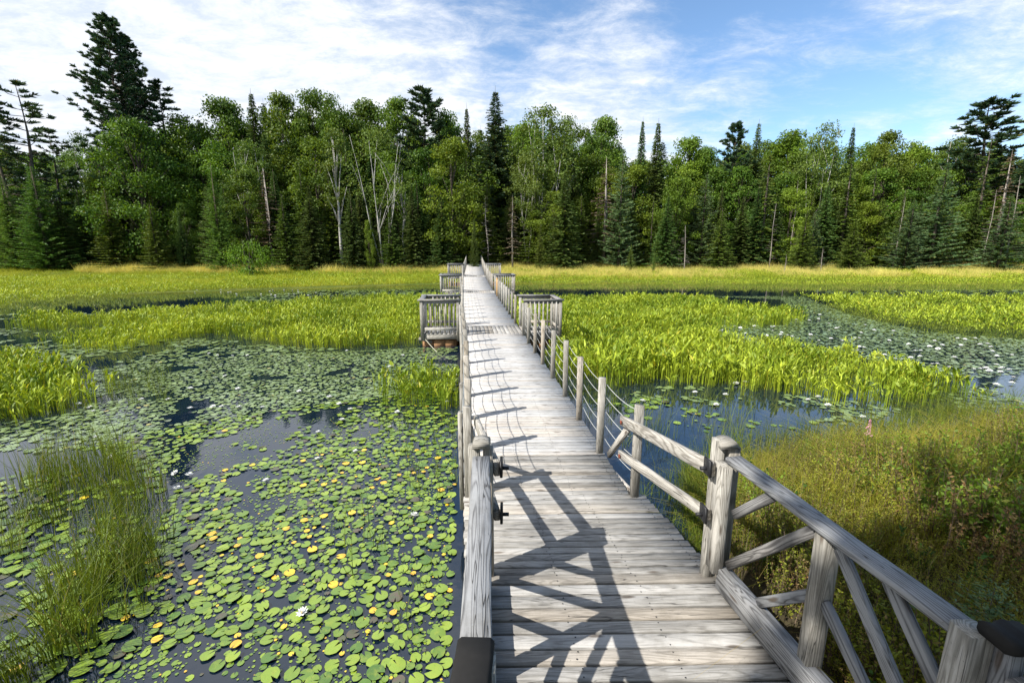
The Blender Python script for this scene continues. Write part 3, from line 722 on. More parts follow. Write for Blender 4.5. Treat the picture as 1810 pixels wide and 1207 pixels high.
for lo, hi, tm in ((0, 9, pads), (9, 999, padf)):
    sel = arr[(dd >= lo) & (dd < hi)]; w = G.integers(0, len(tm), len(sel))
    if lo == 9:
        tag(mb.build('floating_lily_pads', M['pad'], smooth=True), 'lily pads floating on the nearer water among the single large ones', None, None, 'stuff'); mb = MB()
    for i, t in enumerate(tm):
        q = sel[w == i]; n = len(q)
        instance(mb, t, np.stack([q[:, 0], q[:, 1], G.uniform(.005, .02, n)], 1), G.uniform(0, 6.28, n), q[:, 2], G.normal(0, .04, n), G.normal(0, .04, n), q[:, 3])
tag(mb.build('distant_lily_pads', M['padsheen'], smooth=True), 'grey green carpet of lily pads on the farther water', None, None, 'stuff')
mb = MB(); q = np.array(S_+D_); n = len(q); instance(mb, padf[0], np.stack([q[:, 0], q[:, 1], G.uniform(.003, .006, n)], 1), G.uniform(0, 6.28, n), q[:, 2], None, None, q[:, 3])
tag(mb.build('floating_leaflets', M['pad']), 'tiny leaves and scum floating between the lily pads', None, None, 'stuff')

# water lily flowers
def lily():
    mb = MB()
    for ring, (k, L, e) in enumerate(((9, 1., .35), (8, .85, .8), (6, .6, 1.2))):
        for i in range(k):
            a = 2*math.pi*(i+.5*ring)/k; d = np.array((math.cos(a)*math.cos(e), math.sin(a)*math.cos(e), math.sin(e))); s = np.array((-math.sin(a), math.cos(a), 0))
            b = np.array((0, 0, .06)); mb.add([b, b+d*L*.55+s*L*.2, b+d*L, b+d*L*.55-s*L*.2], [[(0, 1, 2, 3)]], .5)
    t = np.arange(8)*math.pi/4
    mb.add(np.concatenate([np.stack([.16*np.cos(t), .16*np.sin(t), np.full(8, .2)], 1), [(0, 0, .42)]]), [[(i, (i+1) % 8, 8) for i in range(8)]], .5, None, 1)
    o = mb.build('water_lily', [M['white'], M['yellow']]); return o
l0 = lily(); used = False
near_fl = [(535, 1087), (732, 914), (470, 852), (310, 839), (334, 842), (313, 866), (168, 775), (200, 808), (628, 800), (561, 813), (690, 757), (813, 1100), (437, 746), (562, 766), (392, 721), (250, 708), (160, 722), (139, 716), (165, 729), (297, 708), (464, 722)]
mid_fl = [(R.uniform(330, 810), R.uniform(618, 745)) for _ in range(26)]
rt_fl = [(R.uniform(1270, 1800), 0) for _ in range(80)]
rt = []
for a, _ in rt_fl: rt.append((a, R.uniform(np.interp(a, [1270, 1400, 1600, 1810], [560, 540, 592, 604]), np.interp(a, [1270, 1400, 1600, 1810], [588, 600, 648, 680]))))
sm_fl = [(1135, 711), (1228, 696), (1282, 700), (1301, 680), (1318, 678), (1428, 709), (1491, 698), (1446, 704), (1463, 719), (1525, 740), (1265, 718), (1788, 679), (1760, 682)]
far_fl = [(R.uniform(340, 620), R.uniform(513, 524)) for _ in range(22)]
for pts, lab, g_, sz in ((near_fl, 'white water lily in the left pond among spread pads', 'white water lilies on the near left water', .05), (mid_fl, 'white water lily on the dense pad carpet left of the dock', 'white water lilies on the left pad carpet', .062),
                     (rt, 'white water lily in the large pad field at right', 'white water lilies in the right pad field', .075), (sm_fl, 'white water lily near open blue water at right', 'white water lilies beside the right open water', .065),
                     (far_fl, 'tiny white water lily in the far left channel', 'white water lilies in the far left channel', .08)):
    for px, py in pts:
        x, y = at(px, py)
        if near_deck(np.array([x]), np.array([y]), .05)[0]: continue
        o = l0 if not used else l0.copy()
        if used: COL.objects.link(o)
        used = True; o.location = (x, y, .02); o.scale = (sz*R.uniform(.8, 1.15),)*3; o.rotation_euler = (R.gauss(0, .15), R.gauss(0, .15), R.uniform(0, 6)); tag(o, lab, 'water lily', g_)

# ------------------------------------------------------------------ right bank
bank_poly = [(1.8, -1.5), (1.85, 3.3), (2.0, 4.2), (2.3, 4.85), (2.8, 5.45), (3.5, 5.9), (4.5, 6.15), (5.6, 6.45), (6.8, 6.85), (8.2, 7.35), (9.5, 7.6), (14, 8.1), (30, 8.5), (30, 2), (12, -1.5)]
def bankfield(name, label, mats, dens, tm, hs, seed, th, zfun=None, ns=1.1, pred=None):
    x, y = rand_in(bank_poly, dens); d = np.hypot(x, y); keep = (G.random(len(x)) < np.clip(7./d, .2, 1)) & (vnoise(x, y, ns, seed) > th) & (x > 1.98) & (y > -.6-.2*x)
    if pred is not None: keep &= pred(x, y)
    x, y = x[keep], y[keep]; z = ground(x, y); w = G.integers(0, len(tm), len(x)); mb = MB()
    for i, t in enumerate(tm):
        q = w == i; n = int(q.sum()); s = hs*G.uniform(.65, 1.2, n)*(.5+.8*vnoise(x[q], y[q], 1.1, seed+3))*np.clip(.45+(np.interp(x[q], BX, BY)-y[q])*.35, .4, 1); rz = G.uniform(0, 6.28, n)
        cc = (vnoise(x[q], y[q], .8, seed+5)-.5)*1.1; pos = np.stack([x[q], y[q], z[q]], 1)
        if isinstance(t[0], tuple): instance(mb, t[0], pos, rz, s, col=cc); instance(mb, t[1], pos, rz, s, mat=1)
        else: instance(mb, t, pos, rz, s, col=cc)
    return tag(mb.build(name, mats), label, None, None, 'stuff')
sh = [shrub(i, 11, .56, .022, 34, .13) for i in range(5)]
sh2 = [shrub(10+i, 12, .40, .018, 32, .13) for i in range(4)]
bg = [grass(120+i, 26, .55, .0022, .12, .7, 4, .9) for i in range(5)]
bgf = [grass(130+i, 16, .75, .0017, .14, 1., 4, 1.2) for i in range(4)]
bankfield('bog_shrubs', 'olive and brownish bog shrubs covering the right bank', [M['shrub'], M['twig']], 84, sh+sh2, 1.1, 31, .2)
bankfield('russet_shrubs', 'russet brown twiggy shrubs in patches on the right bank', [M['russet'], M['twig']], 20, sh, 1.1, 36, .69, ns=.9)
bankfield('leafy_shrubs', 'fresh leafy shrubs in patches on the right bank', [M['leafy'], M['twig']], 50, [shrub(60+i, 9, .6, .038, 20, .12) for i in range(3)], 1., 37, .64, ns=.8)
bankfield('bank_grass', 'tawny green grass tufts on the right bank', M['bankgrass'], 60, bg, 1.15, 32, .36)
bankfield('bank_grass', 'fine yellow plumed grass at the right edge of the bank', M['bankgrass'], 46, bgf, 1.0, 33, .1, pred=lambda x, y: (x > 3.) & (y > 3.4+.25*(vnoise(x, y, .8, 3)*4-2)))
fr = [shrub(40+i, 5, .5, .05, 26, .05) for i in range(3)]
bankfield('fresh_herbs', 'fresh green herbs scattered through the bank shrubs', [M['fern'], M['twig']], 2.2, fr, 1., 34, .2)
bankfield('shade_herbs', 'dark green herbs in the shaded part of the bank', [M['fern'], M['twig']], 9, fr, .8, 35, .3, pred=lambda x, y: (y < 3.6))
# rushes along the bank edge in the water
x = np.concatenate([G.uniform(1.75, 2.4, 90), G.uniform(2.2, 9, 260)]); y = np.interp(x, BX, BY)+G.uniform(-.2, .5, len(x)); mb = MB(); w = G.integers(0, 5, len(x)); k = ~near_deck(x, y, .05)
rush = [grass(140+i, 12, .55, .0035, .10, .5, 4) for i in range(5)]
for i in range(5):
    q = (w == i) & k; n = int(q.sum()); instance(mb, rush[i], np.stack([x[q], y[q], np.zeros(n)], 1), G.uniform(0, 6.28, n), G.uniform(.5, 1.1, n))
tag(mb.build('bank_rushes', M['sedge']), 'green rushes along the waterline of the right bank', None, None, 'stuff')
# pink flower spike
fx, fy = 4.2, 5.05; fz = ground1(fx, fy); fl = empty('pink_flower_spike', (fx, fy, fz), 'pink flower spike standing up from the bank shrubs', 'flower')
mb = MB(); tube(mb, [(fx, fy, fz-.05), (fx+.01, fy, fz+.62)], [.004, .002], 5); part(mb, 'stem', M['fern'], fl)
mb = MB()
for i in range(110):
    h = R.random(); r = .04*(1-h*.8)*R.uniform(.3, 1.1); a = R.uniform(0, 6.28); p = np.array((fx+.01+r*math.cos(a), fy+r*math.sin(a), fz+.54+h*.20)); s = R.uniform(.004, .009)
    mb.add([p+(-s, 0, 0), p+(0, -s, s*.5), p+(s, 0, 0), p+(0, s, s)], [[(0, 1, 2, 3)]], .5)
part(mb, 'blossom', M['pink'], fl)

# ------------------------------------------------------------------ trees
def cards(mb, C, D, N, L, W, col):
    """leaf cards: centres C, long axis D, normal-ish N"""
    D = D/np.linalg.norm(D, axis=1, keepdims=True); S = np.cross(D, N); S /= np.linalg.norm(S, axis=1, keepdims=True)+1e-9
    n = len(C); L = np.broadcast_to(L, (n,))[:, None]; W = np.broadcast_to(W, (n,))[:, None]
    V = np.stack([C-D*L/2, C+S*W/2-D*L*.05, C+D*L/2, C-S*W/2-D*L*.05], 1).reshape(-1, 3)
    i = np.arange(n)*4; mb.add(V, [np.stack([i, i+1, i+2, i+3], 1)], np.repeat(np.clip(col, 0, 1), 4))
def rdir(g, n): v = g.normal(size=(n, 3)); return v/np.linalg.norm(v, axis=1, keepdims=True)
def broadleaf(seed, H=16., rad=3.6, low=.22, ncl=60, nl=170, leaf=.27, stems=1, fan=.25, bare=False):
    g = np.random.default_rng(seed); r = random.Random(seed); tr = MB(); cr = MB(); cl = []
    for k in range(ncl):
        h = low+(1-low)*r.random()**.8; f = (h-low)/(1-low)
        prof = math.sin(math.pi*min(1, (f*.82+.16)))**.7
        a = r.uniform(0, 6.28); q = rad*prof*r.uniform(.35, 1.)
        cl.append(np.array((q*math.cos(a), q*math.sin(a), h*H-.8)))
    starts = []
    for sidx in range(stems):
        a = 6.28*sidx/stems+r.uniform(-.4, .4); fr = fan*(1 if stems > 1 else .15)
        top = np.array((math.cos(a)*fr*H*.5, math.sin(a)*fr*H*.5, H*(.9 if stems == 1 else r.uniform(.75, .95))))
        pts = [np.array((0, 0, -.4))]
        for i in range(1, 7):
            f = i/6; pts.append(np.array((top[0]*f**.8+r.uniform(-.12, .12), top[1]*f**.8+r.uniform(-.12, .12), top[2]*f)))
        R0 = .2 if stems == 1 else .10
        tube(tr, pts, [R0*(1-.85*i/6) for i in range(7)], 7); starts.append(pts)
    for c in cl[::(2 if stems == 1 else 5)]:
        p = starts[r.randrange(stems)]; i = min(5, max(2 if low > .3 else 1, int(c[2]/H*6)-1)); b = p[i]; m = (b+c)/2+np.array((0, 0, .4))
        tube(tr, [b, m, c], [.055, .035, .012], 4)
    for c in cl:
        s = r.uniform(.75, 1.25)*np.array((1.15, 1.15, .72))*(rad/3.6)**.6; n = int(nl*r.uniform(.6, 1.2)); d = rdir(g, n); q = g.random((n, 1))**.45
        C = c+d*q*s; N = d+rdir(g, n)*.9+np.array((0, 0, .5)); D = rdir(g, n)
        cards(cr, C, D, N, g.uniform(.7, 1.25, n)*leaf, g.uniform(.6, .9, n)*leaf, g.random(n)*.6+r.uniform(-.2, .5))
    return tr, cr, H
def conifer(seed, H=14., rad=2.2, lv=.42, low=.04, nb=9, droop=.25, card=.30, gap=0., taper=.9, dens=1., upsw=0., thin=.5):
    g = np.random.default_rng(seed); r = random.Random(seed); tr = MB(); cr = MB()
    tube(tr, [(0, 0, -.4), (r.uniform(-.1, .1), r.uniform(-.1, .1), H*.5), (0, 0, H*1.02)], [.16, .10, .008], 7)
    z = H*low+.1
    while z < H*.985:
        f = max(0., (z/H-low)/(1-low)); Rz = rad*((1-f)**taper*.55+(1-f)*.45)*r.uniform(.78, 1.15)+.03; n = max(3, int(nb*(1-f*.5)))
        for k in range(n):
            if r.random() < gap: continue
            a = 6.28*k/n+r.uniform(-.4, .4); L = Rz*r.uniform(.6, 1.12); ca, sa = math.cos(a), math.sin(a); dz = -droop*L+upsw*L
            m = max(3, int(L/.125*dens)); t = (np.arange(m)+.6)/m; zz = z+dz*t+.12*L*t*t
            B = np.stack([ca*L*t, sa*L*t, zz], 1)
            if L > .5: tube(tr, [(0, 0, z), (ca*L*.9, sa*L*.9, z+dz*.9+.1*L)], [.022, .006], 3)
            for sgn in (-1, -.4, .4, 1):
                D = np.stack([np.full(m, ca-sgn*sa*.8), np.full(m, sa+sgn*ca*.8), g.uniform(-.35, .15, m)], 1)+g.normal(0, .15, (m, 3))
                ln = card*(1-.45*t)*g.uniform(.8, 1.3, m)*(1-.6*f**3)
                C = B+D*ln[:, None]*.45+g.normal(0, .03, (m, 3)); N = rdir(g, m)+np.array((0, 0, .35))
                cards(cr, C, D, N, ln*1.2, ln*thin, g.random(m)*.7+t*.25+r.uniform(-.1, .1))
        z += lv*r.uniform(.75, 1.25)*(1-.6*f)
    return tr, cr, H
def pine(seed, H=22., rad=4.2, low=.3, lv=1.1, nb=6, gap=.15, tuft=26, lean=0., fine=.34):
    g = np.random.default_rng(seed); r = random.Random(seed); tr = MB(); cr = MB()
    ax = lambda z: np.array((lean*z+.15*math.sin(z*.4+seed), .1*math.sin(z*.3), z))
    tube(tr, [ax(H*i/8)-(0, 0, .4 if i == 0 else 0) for i in range(9)], [.32*(1-.93*i/8) for i in range(9)], 8)
    z = low*H
    while z < H*.99:
        f = max(0., (z/H-low)/(1-low)); Rz = rad*(.25+.95*math.sin(math.pi*min(1, .22+.78*(1-f)**.9*.75)))*(1-f**2.2*.85)
        n = max(3, int(nb*(1-.3*f)))
        for k in range(n):
            if r.random() < gap: continue
            a = 6.28*k/n+r.uniform(-.5, .5); L = Rz*r.uniform(.5, 1.15); ca, sa = math.cos(a), math.sin(a); b = ax(z); rise = L*r.uniform(.05, .35)*(1+f)
            tip = b+np.array((ca*L, sa*L, rise)); mid = b+np.array((ca*L*.55, sa*L*.55, rise*.3))
            tube(tr, [b, mid, tip], [.06*(1-f*.6), .035, .01], 4)
            m = max(3, int(L*2.0))
            for q in range(m):
                t = .3+.7*(q+r.random())/m; p = b*(1-t)**2+mid*2*t*(1-t)+tip*t*t+np.array((r.gauss(0, .22*L*.3), r.gauss(0, .22*L*.3), r.uniform(0, .15)))
                d = rdir(g, tuft); d[:, 2] = np.abs(d[:, 2])*.7+.05; d[:, 0] += ca*.6; d[:, 1] += sa*.6
                ln = fine*g.uniform(.8, 1.5, tuft); C = p+d*ln[:, None]*.6; cards(cr, C, d, rdir(g, tuft), ln*1.3, ln*.34, g.random(tuft)*.8)
        z += lv*r.uniform(.7, 1.2)*(1-.45*f)
    return tr, cr, H
def dead(seed, H=9., branches=26, L0=1.1):
    r = random.Random(seed); tr = MB()
    top = np.array((r.uniform(-.4, .4), 0, H)); tube(tr, [(0, 0, -.3), top*.3+(r.uniform(-.12, .12), 0, 0), top*.65+(r.uniform(-.15, .15), .1, 0), top], [.085, .07, .045, .012], 6)
    for i in range(branches):
        f = .2+.78*i/branches; a = r.uniform(0, 6.28); L = L0*(1.15-f)*r.uniform(.5, 1.2); b = top*f; m = b+np.array((math.cos(a)*L*.6, math.sin(a)*L*.6, -L*.05)); e = b+np.array((math.cos(a)*L, math.sin(a)*L, r.uniform(-.35, .2)*L))
        tube(tr, [b, m, e], [.022, .014, .004], 3)
        if r.random() < .6:
            q = m+np.array((r.uniform(-.4, .4), r.uniform(-.4, .4), r.uniform(-.2, .3)))*L*.7; tube(tr, [m, q], [.01, .003], 3)
    return tr, None, H
LIB = {}
def lib_tree(kind, var):
    k = (kind, var)
    if k in LIB: return LIB[k]
    s = var*31+hash(kind) % 7 if False else var*31+sum(map(ord, kind))
    bk = M['bark']
    if kind == 'maple': t = broadleaf(s, 16, 4.1, .16, 80, 190, .25); cm = M['decid']
    elif kind == 'bright': t = broadleaf(s, 14, 3.6, .08, 72, 180, .24); cm = M['decidb']
    elif kind == 'shade': t = broadleaf(s, 15, 3.7, .60, 120, 330, .28); cm = M['decid']
    elif kind == 'dome': t = broadleaf(s, 15, 4.6, .12, 95, 190, .22); cm = M['decid']
    elif kind == 'birch': t = broadleaf(s, 16, 3.6, .36, 64, 115, .22, 3, .24); cm = M['birchl']; bk = M['birch']
    elif kind == 'birchfan': t = broadleaf(s, 16, 4.6, .52, 52, 62, .22, 5, .42); cm = M['birchl']; bk = M['birch']
    elif kind == 'slim': t = broadleaf(s, 15, 1.7, .5, 26, 85, .22); cm = M['birchl']; bk = M['birch']
    elif kind == 'bush': t = broadleaf(s, 4, 2.6, .3, 34, 75, .17, 3, .3); cm = M['decidb']
    elif kind == 'spruce': t = conifer(s, 14, 2.6, .34, .03, 10, dens=1.15); cm = M['spruce']
    elif kind == 'spire': t = conifer(s, 16, 1.7, .25, .10, 9, .42, .30, .05, .8); cm = M['spruce']
    elif kind == 'fir': t = conifer(s, 10, 2.2, .34, .02, 9, .12, .28, .03, .95); cm = M['cedar']
    elif kind == 'larch': t = conifer(s, 12, 1.9, .26, .02, 10, .02, .20, 0., .75, 1.4, .12, .3); cm = M['larch']
    elif kind == 'blue': t = conifer(s, 11, 2.8, .40, .04, 8, .02, .30, .1, .8, 1.1, .08, .4); cm = M['bluel']
    elif kind == 'scraggy': t = conifer(s, 14, 1.5, .5, .15, 6, .3, .28, .3, .6); cm = M['cedar']
    elif kind == 'rusty': t = conifer(s, 12, 1.4, .5, .25, 6, .35, .24, .35, .7, .8); cm = M['deadn']; bk = M['deadw']
    elif kind == 'hemlock': t = conifer(s, 18, 3.6, .36, .15, 10, .08, .38, .08, .85); cm = M['pine']
    elif kind == 'pine': t = pine(s, 24, 4.4, .22, .62, 9, .03, 40, -.0, .27); cm = M['pine']
    elif kind == 'pinethin': t = pine(s, 20, 3.4, .3, 1.15, 5, .25, 26, .0, .32); cm = M['pine']
    elif kind == 'pineflag': t = pine(s, 18, 3.6, .42, .95, 7, .12, 40, .03, .34); cm = M['pine']
    elif kind == 'snag': t = dead(s, 9); cm = None; bk = M['deadw']
    elif kind == 'bare': t = dead(s, 6, 30, 1.3); cm = None; bk = M['deadw']
    tr, cr, H = t
    to = tr.build('trunk', bk, smooth=True); co = cr.build('crown', cm) if cr is not None else None
    for o in (to, co):
        if o is not None: COL.objects.unlink(o)
    LIB[k] = (to, co, H); return LIB[k]
NAMES = {'maple': 'maple_tree', 'bright': 'broadleaf_tree', 'dome': 'broadleaf_tree', 'birch': 'birch_tree', 'birchfan': 'birch_tree', 'slim': 'birch_tree', 'bush': 'young_tree', 'spruce': 'spruce_tree', 'spire': 'spruce_tree', 'fir': 'fir_tree',
         'larch': 'larch_tree', 'blue': 'larch_tree', 'scraggy': 'spruce_tree', 'rusty': 'dying_spruce', 'hemlock': 'hemlock_tree', 'pine': 'pine_tree', 'pinethin': 'pine_tree', 'pineflag': 'pine_tree', 'snag': 'dead_tree', 'bare': 'dead_tree'}
def tree(kind, var, px, Y, top, wd, label, group=None, cat='tree', base=None, single=False):
    to, co, H = lib_tree(kind, var)
    X = at_y(px, .3*455+.7*top, Y)[0]; zg = ground1(X, Y); zt = at_y(px, top, Y)[1]
    sz = max(.15, (zt-zg)/H)
    r = bpy.data.objects.new(NAMES[kind], None); COL.objects.link(r); r.location = (X, Y, zg-.05); r.empty_display_size = .3
    s = (sz**.5)*wd*(1.25 if KINDW.get(kind) else 1.) if sz > .5 else sz*wd; r.scale = (s, s, sz); r.rotation_euler = (0, 0, R.uniform(0, 6.28)); tag(r, label, cat, group)
    for o in (to, co):
        if o is None: continue
        c = o.copy(); c.name = 'crown' if o is co else 'trunk'; COL.objects.link(c); c.parent = r
    return r
rowpos = []; KINDW = dict(hemlock=1, spruce=1, spire=1, fir=1, larch=1, blue=1, scraggy=1, rusty=1)
def T_(kind, var, px, Y, top, wd, label): tree(kind, var, px, Y, top, wd, label); rowpos.append(px)
# the trees one can tell apart, from the left edge of the photograph to the right
T_('pinethin', 0, -8, 52, 160, 1.0, 'sparse pine cut by the left edge of the photograph')
T_('pinethin', 1, 45, 53, 146, 1.15, 'sparse-topped pine standing against white cloud near the left edge')
T_('pinethin', 2, 96, 56, 228, .9, 'short open pine just right of the sparse-topped pine')
T_('larch', 0, 62, 49, 290, 1.5, 'broad soft green larch below the sparse-topped pine')
T_('larch', 1, 8, 49, 310, 1.3, 'feathery larch at the bottom of the left edge')
T_('spruce', 0, 142, 51, 345, 1.15, 'dark drooping spruce left of the domed tree')
T_('birch', 0, 150, 60, 228, .8, 'pale leafy tree peeking out left of the tallest pine')
T_('pine', 0, 205, 57, 27, .86, 'tallest dense white pine towering over the forest at left')
T_('pine', 1, 235, 59, 62, .62, 'second dense pine crown merging into the tallest pine')
T_('pinethin', 3, 293, 61, 138, 1.15, 'smaller pine just right of the tallest pine')
T_('dome', 0, 238, 53, 205, 1.1, 'round domed broadleaf tree below the tallest pine')
T_('fir', 0, 268, 49, 362, .9, 'small yellow-green fir left of the bright column larch')
T_('fir', 1, 190, 50, 335, 1.0, 'tattered yellow-green conifer below the domed tree')
T_('spruce', 1, 318, 50, 375, .9, 'low dark spruce left of the bright column larch')
T_('larch', 2, 378, 48, 292, 1.05, 'bright green column-shaped larch at the forest edge')
T_('bush', 0, 437, 44, 410, .78, 'light green young tree with spreading crown right of the column larch')
T_('maple', 0, 398, 62, 165, 1.05, 'broad green maple topping the forest right of the small pine')
T_('spire', 0, 452, 60, 162, 1.2, 'pointed spruce tip between two maples at the skyline')
T_('birch', 1, 440, 54, 238, .85, 'leafy tree with pale upright stems above the young tree')
T_('rusty', 0, 470, 51, 300, 1.5, 'brownish twiggy conifer right of the young tree')
T_('maple', 1, 502, 61, 158, 1., 'maple with jagged top left of the skyline notch')
T_('maple', 2, 556, 61, 150, .9, 'tall dark maple forming a high point of the skyline')
T_('maple', 3, 597, 60, 157, .72, 'narrow upright maple with a split top')
T_('slim', 0, 592, 52, 218, 1.05, 'slim birch with a thin bare white trunk')
T_('spruce', 0, 655, 49.3, 372, .95, 'dark spruce standing before the foot of the fan-stemmed birch')
T_('fir', 2, 690, 49, 365, .8, 'green fir at the right foot of the fan-stemmed birch')
T_('maple', 0, 650, 62, 170, 1.0, 'maple behind the white fan-stemmed birch')
T_('birchfan', 0, 668, 49.8, 218, .85, 'big birch with white stems fanning out above conifers')
T_('slim', 1, 708, 52, 285, .9, 'small white-stemmed birch right of the fan-stemmed birch')
T_('maple', 1, 702, 61, 165, .9, 'maple with a flat crown left of the spreading skyline tree')
T_('pineflag', 0, 745, 60, 158, 1., 'spreading flat-topped tree leaning right at the skyline')
T_('spruce', 2, 620, 49, 335, .9, 'dark green spruce below the slim birch')
T_('spruce', 3, 728, 49.5, 330, .85, 'bluish spruce right of the fan-stemmed birch')
T_('bright', 0, 800, 51, 235, .95, 'yellow-green broadleaf tree left above the far boardwalk end')
T_('spire', 1, 826, 60, 187, .9, 'short spire just left of the conical hemlock')
T_('maple', 2, 790, 62, 188, .85, 'low maple in the skyline dip')
T_('hemlock', 0, 876, 57, 157, 1.05, 'conical hemlock rising above the far boardwalk end')
T_('spruce', 0, 838, 48, 385, .75, 'small spruce directly behind the far boardwalk end')
T_('bare', 0, 862, 50, 345, .8, 'grey leafless twiggy tree right of the far boardwalk end')
T_('rusty', 1, 906, 49, 345, .8, 'dead brown-needled spruce right of the far boardwalk end')
T_('birch', 2, 935, 53, 262, .8, 'leafy birch with one slanting white stem')
T_('birch', 3, 962, 56, 180, 1.15, 'tall birch with forked white stems left of the round skyline maple')
T_('spruce', 1, 998, 49, 305, 1.05, 'full blue-green spruce below the tall forked birch')
T_('maple', 3, 1010, 61, 196, .8, 'rounded maple right of the tall forked birch')
T_('maple', 0, 1066, 60, 200, .85, 'maple with a pointed top before the twin spires')
T_('rusty', 2, 1070, 52, 280, 1.5, 'reddish brown dying conifer below the pointed maple')
T_('blue', 0, 1100, 50, 262, .75, 'tall soft blue-green larch left of the twin spires')
T_('spire', 2, 1133, 57, 210, .8, 'left one of the twin dark spruce spires')
T_('spire', 3, 1160, 57, 213, 1.1, 'right and fuller one of the twin dark spruce spires')
T_('fir', 2, 1116, 46, 430, 1., 'tiny bright fir on the meadow right of the boardwalk end')
T_('fir', 3, 1157, 45, 443, .55, 'tiniest conifer sapling standing in the meadow grass')
T_('bare', 1, 1214, 47, 398, .9, 'small leafless snag at the meadow edge right of centre')
T_('blue', 1, 1247, 51, 305, .9, 'pale blue-green larch behind the small snag')
T_('bright', 1, 1215, 60, 228, 1., 'bright broadleaf tree right of the twin spires')
T_('pineflag', 1, 1290, 59, 220, .7, 'ragged conifer crown at the skyline above the blue larch')
T_('spruce', 2, 1335, 58, 215, .9, 'dark skyline conifer with a blunt double top')
T_('bright', 2, 1395, 60, 222, 1.1, 'wide bright maple right of the blunt double-topped conifer')
T_('scraggy', 0, 1357, 51, 262, 1.1, 'tall half-bare scraggy spruce with pale forked top')
T_('snag', 0, 1369, 49, 358, .8, 'broken white dead trunk in front of the scraggy spruce')
T_('snag', 1, 1408, 51, 318, .7, 'thin dead pole below the wide bright maple')
T_('birch', 0, 1447, 56, 210, .9, 'bluish skyline birch with long pale trunk')
T_('spire', 0, 1500, 58, 222, .9, 'narrow dark spire right of the bluish birch')
T_('scraggy', 1, 1500, 51, 272, 1.1, 'pale scraggy spruce below the narrow dark spire')
T_('maple', 1, 1562, 59, 226, .85, 'green maple topping the forest before the skyline drop')
T_('scraggy', 2, 1545, 52, 275, .9, 'leaning scraggy conifer with long bare trunk')
T_('bright', 3, 1610, 60, 246, .9, 'yellow-green low maple in the right skyline drop')
T_('blue', 2, 1612, 48, 352, .95, 'layered blue-green larch standing forward at the right')
T_('snag', 2, 1592, 49, 348, .75, 'tilted dead pole left of the layered larch')
T_('birch', 1, 1688, 58, 232, 1., 'grey-green airy tree left of the wind-shaped pine')
T_('blue', 3, 1668, 49.5, 285, 1.05, 'wide grey-green larch left of the dead-topped spruce')
T_('pineflag', 2, 1752, 56, 172, 1.25, 'wind-shaped dark pine with flat branches near the right edge')
T_('scraggy', 3, 1742, 51, 240, 1.1, 'pale olive spruce in front of the wind-shaped pine')
T_('rusty', 3, 1778, 51, 268, 1.2, 'red-brown dying spruce near the right edge')
T_('blue', 0, 1782, 47, 345, 1.05, 'soft blue-green larch at the lower right forest edge')
T_('snag', 3, 1803, 48, 310, .9, 'leaning dead pole at the right edge')
T_('hemlock', 1, 1825, 54, 225, 1., 'dark conifer cut by the right edge')
T_('snag', 1, 1755, 48.5, 335, .8, 'forked dead trunk left of the red-brown spruce')
T_('blue', 1, 1440, 49, 372, .75, 'small grey-green larch below the thin dead pole')
T_('fir', 0, 1275, 49, 370, .9, 'yellowish fir right of the small leafless snag')
T_('fir', 1, 1425, 47.5, 372, .95, 'bushy bright fir at the meadow edge right of the broken trunk')
T_('fir', 2, 1510, 47.5, 390, 1.0, 'low yellow-green fir in front of the pale scraggy spruce')
T_('spruce', 3, 1180, 49, 345, .9, 'dark low spruce below the twin spires')
T_('bright', 1, 1195, 51, 300, .75, 'bright low broadleaf tree in front of the twin spires')
T_('fir', 3, 955, 48, 395, .85, 'short yellow-green fir below the leafy birch')
T_('spruce', 2, 780, 49, 340, .8, 'dark spruce left of the far boardwalk end')
T_('bright', 2, 650, 48.5, 385, .45, 'low yellowish bush at the foot of the fan-stemmed birch')
T_('fir', 0, 500, 49, 345, .9, 'dim conifer right of the brownish twiggy conifer')
T_('spruce', 1, 548, 49, 330, 1.0, 'deep green spruce left of the slim birch')
T_('spruce', 2, 105, 50, 350, 1., 'dark conifer right of the broad soft larch')
T_('maple', 3, 335, 60, 195, 1., 'broadleaf crown between the small pine and the big maple')
# filler trees of the closed forest wall
KD = {'larch': 'soft green larch', 'maple': 'dark green broadleaf', 'bright': 'lighter green broadleaf', 'spruce': 'dark spruce', 'spire': 'slender spire-like spruce', 'fir': 'yellow-green fir', 'scraggy': 'scraggy half-bare spruce', 'blue': 'blue-green larch', 'hemlock': 'shaggy hemlock'}
ZONE = [(-400, 'left of the tallest pine'), (205, 'from the tallest pine to the column larch'), (378, 'from the column larch to the fan-stemmed birch'), (666, 'from the fan-stemmed birch to the hemlock'), (876, 'from the hemlock to the twin spires'),
        (1147, 'right of the twin spires'), (1357, 'right of the scraggy forked spruce'), (1612, 'right of the forward blue larch')]
sky = [(-400, 230), (0, 225), (100, 262), (150, 250), (230, 225), (330, 205), (400, 178), (560, 168), (650, 180), (740, 178), (790, 200), (880, 196), (960, 200), (1060, 215), (1110, 245), (1180, 245), (1300, 238), (1400, 232), (1500, 235), (1570, 240), (1640, 258), (1700, 250), (1810, 245), (2200, 235)]
def fill(row, Y0, kinds, step, dtop, w, x0=-260, x1=2080):
    px = x0
    while px < x1:
        k = R.choice(kinds); t = np.interp(px, *zip(*sky))+dtop+R.uniform(-6, 26)
        zt = [z for a, z in ZONE if px >= a][-1]
        tree(k, R.randrange(4), px, Y0+R.uniform(-1.2, 1.2), t, w*R.uniform(.85, 1.15), f'{KD[k]} in the {row}, {zt}', f'{row} {KD[k]}s {zt}')
        px += step*R.uniform(.7, 1.3)
fill('rear row', 69, ('maple', 'maple', 'bright', 'hemlock', 'maple'), 48, 8, 1.05)
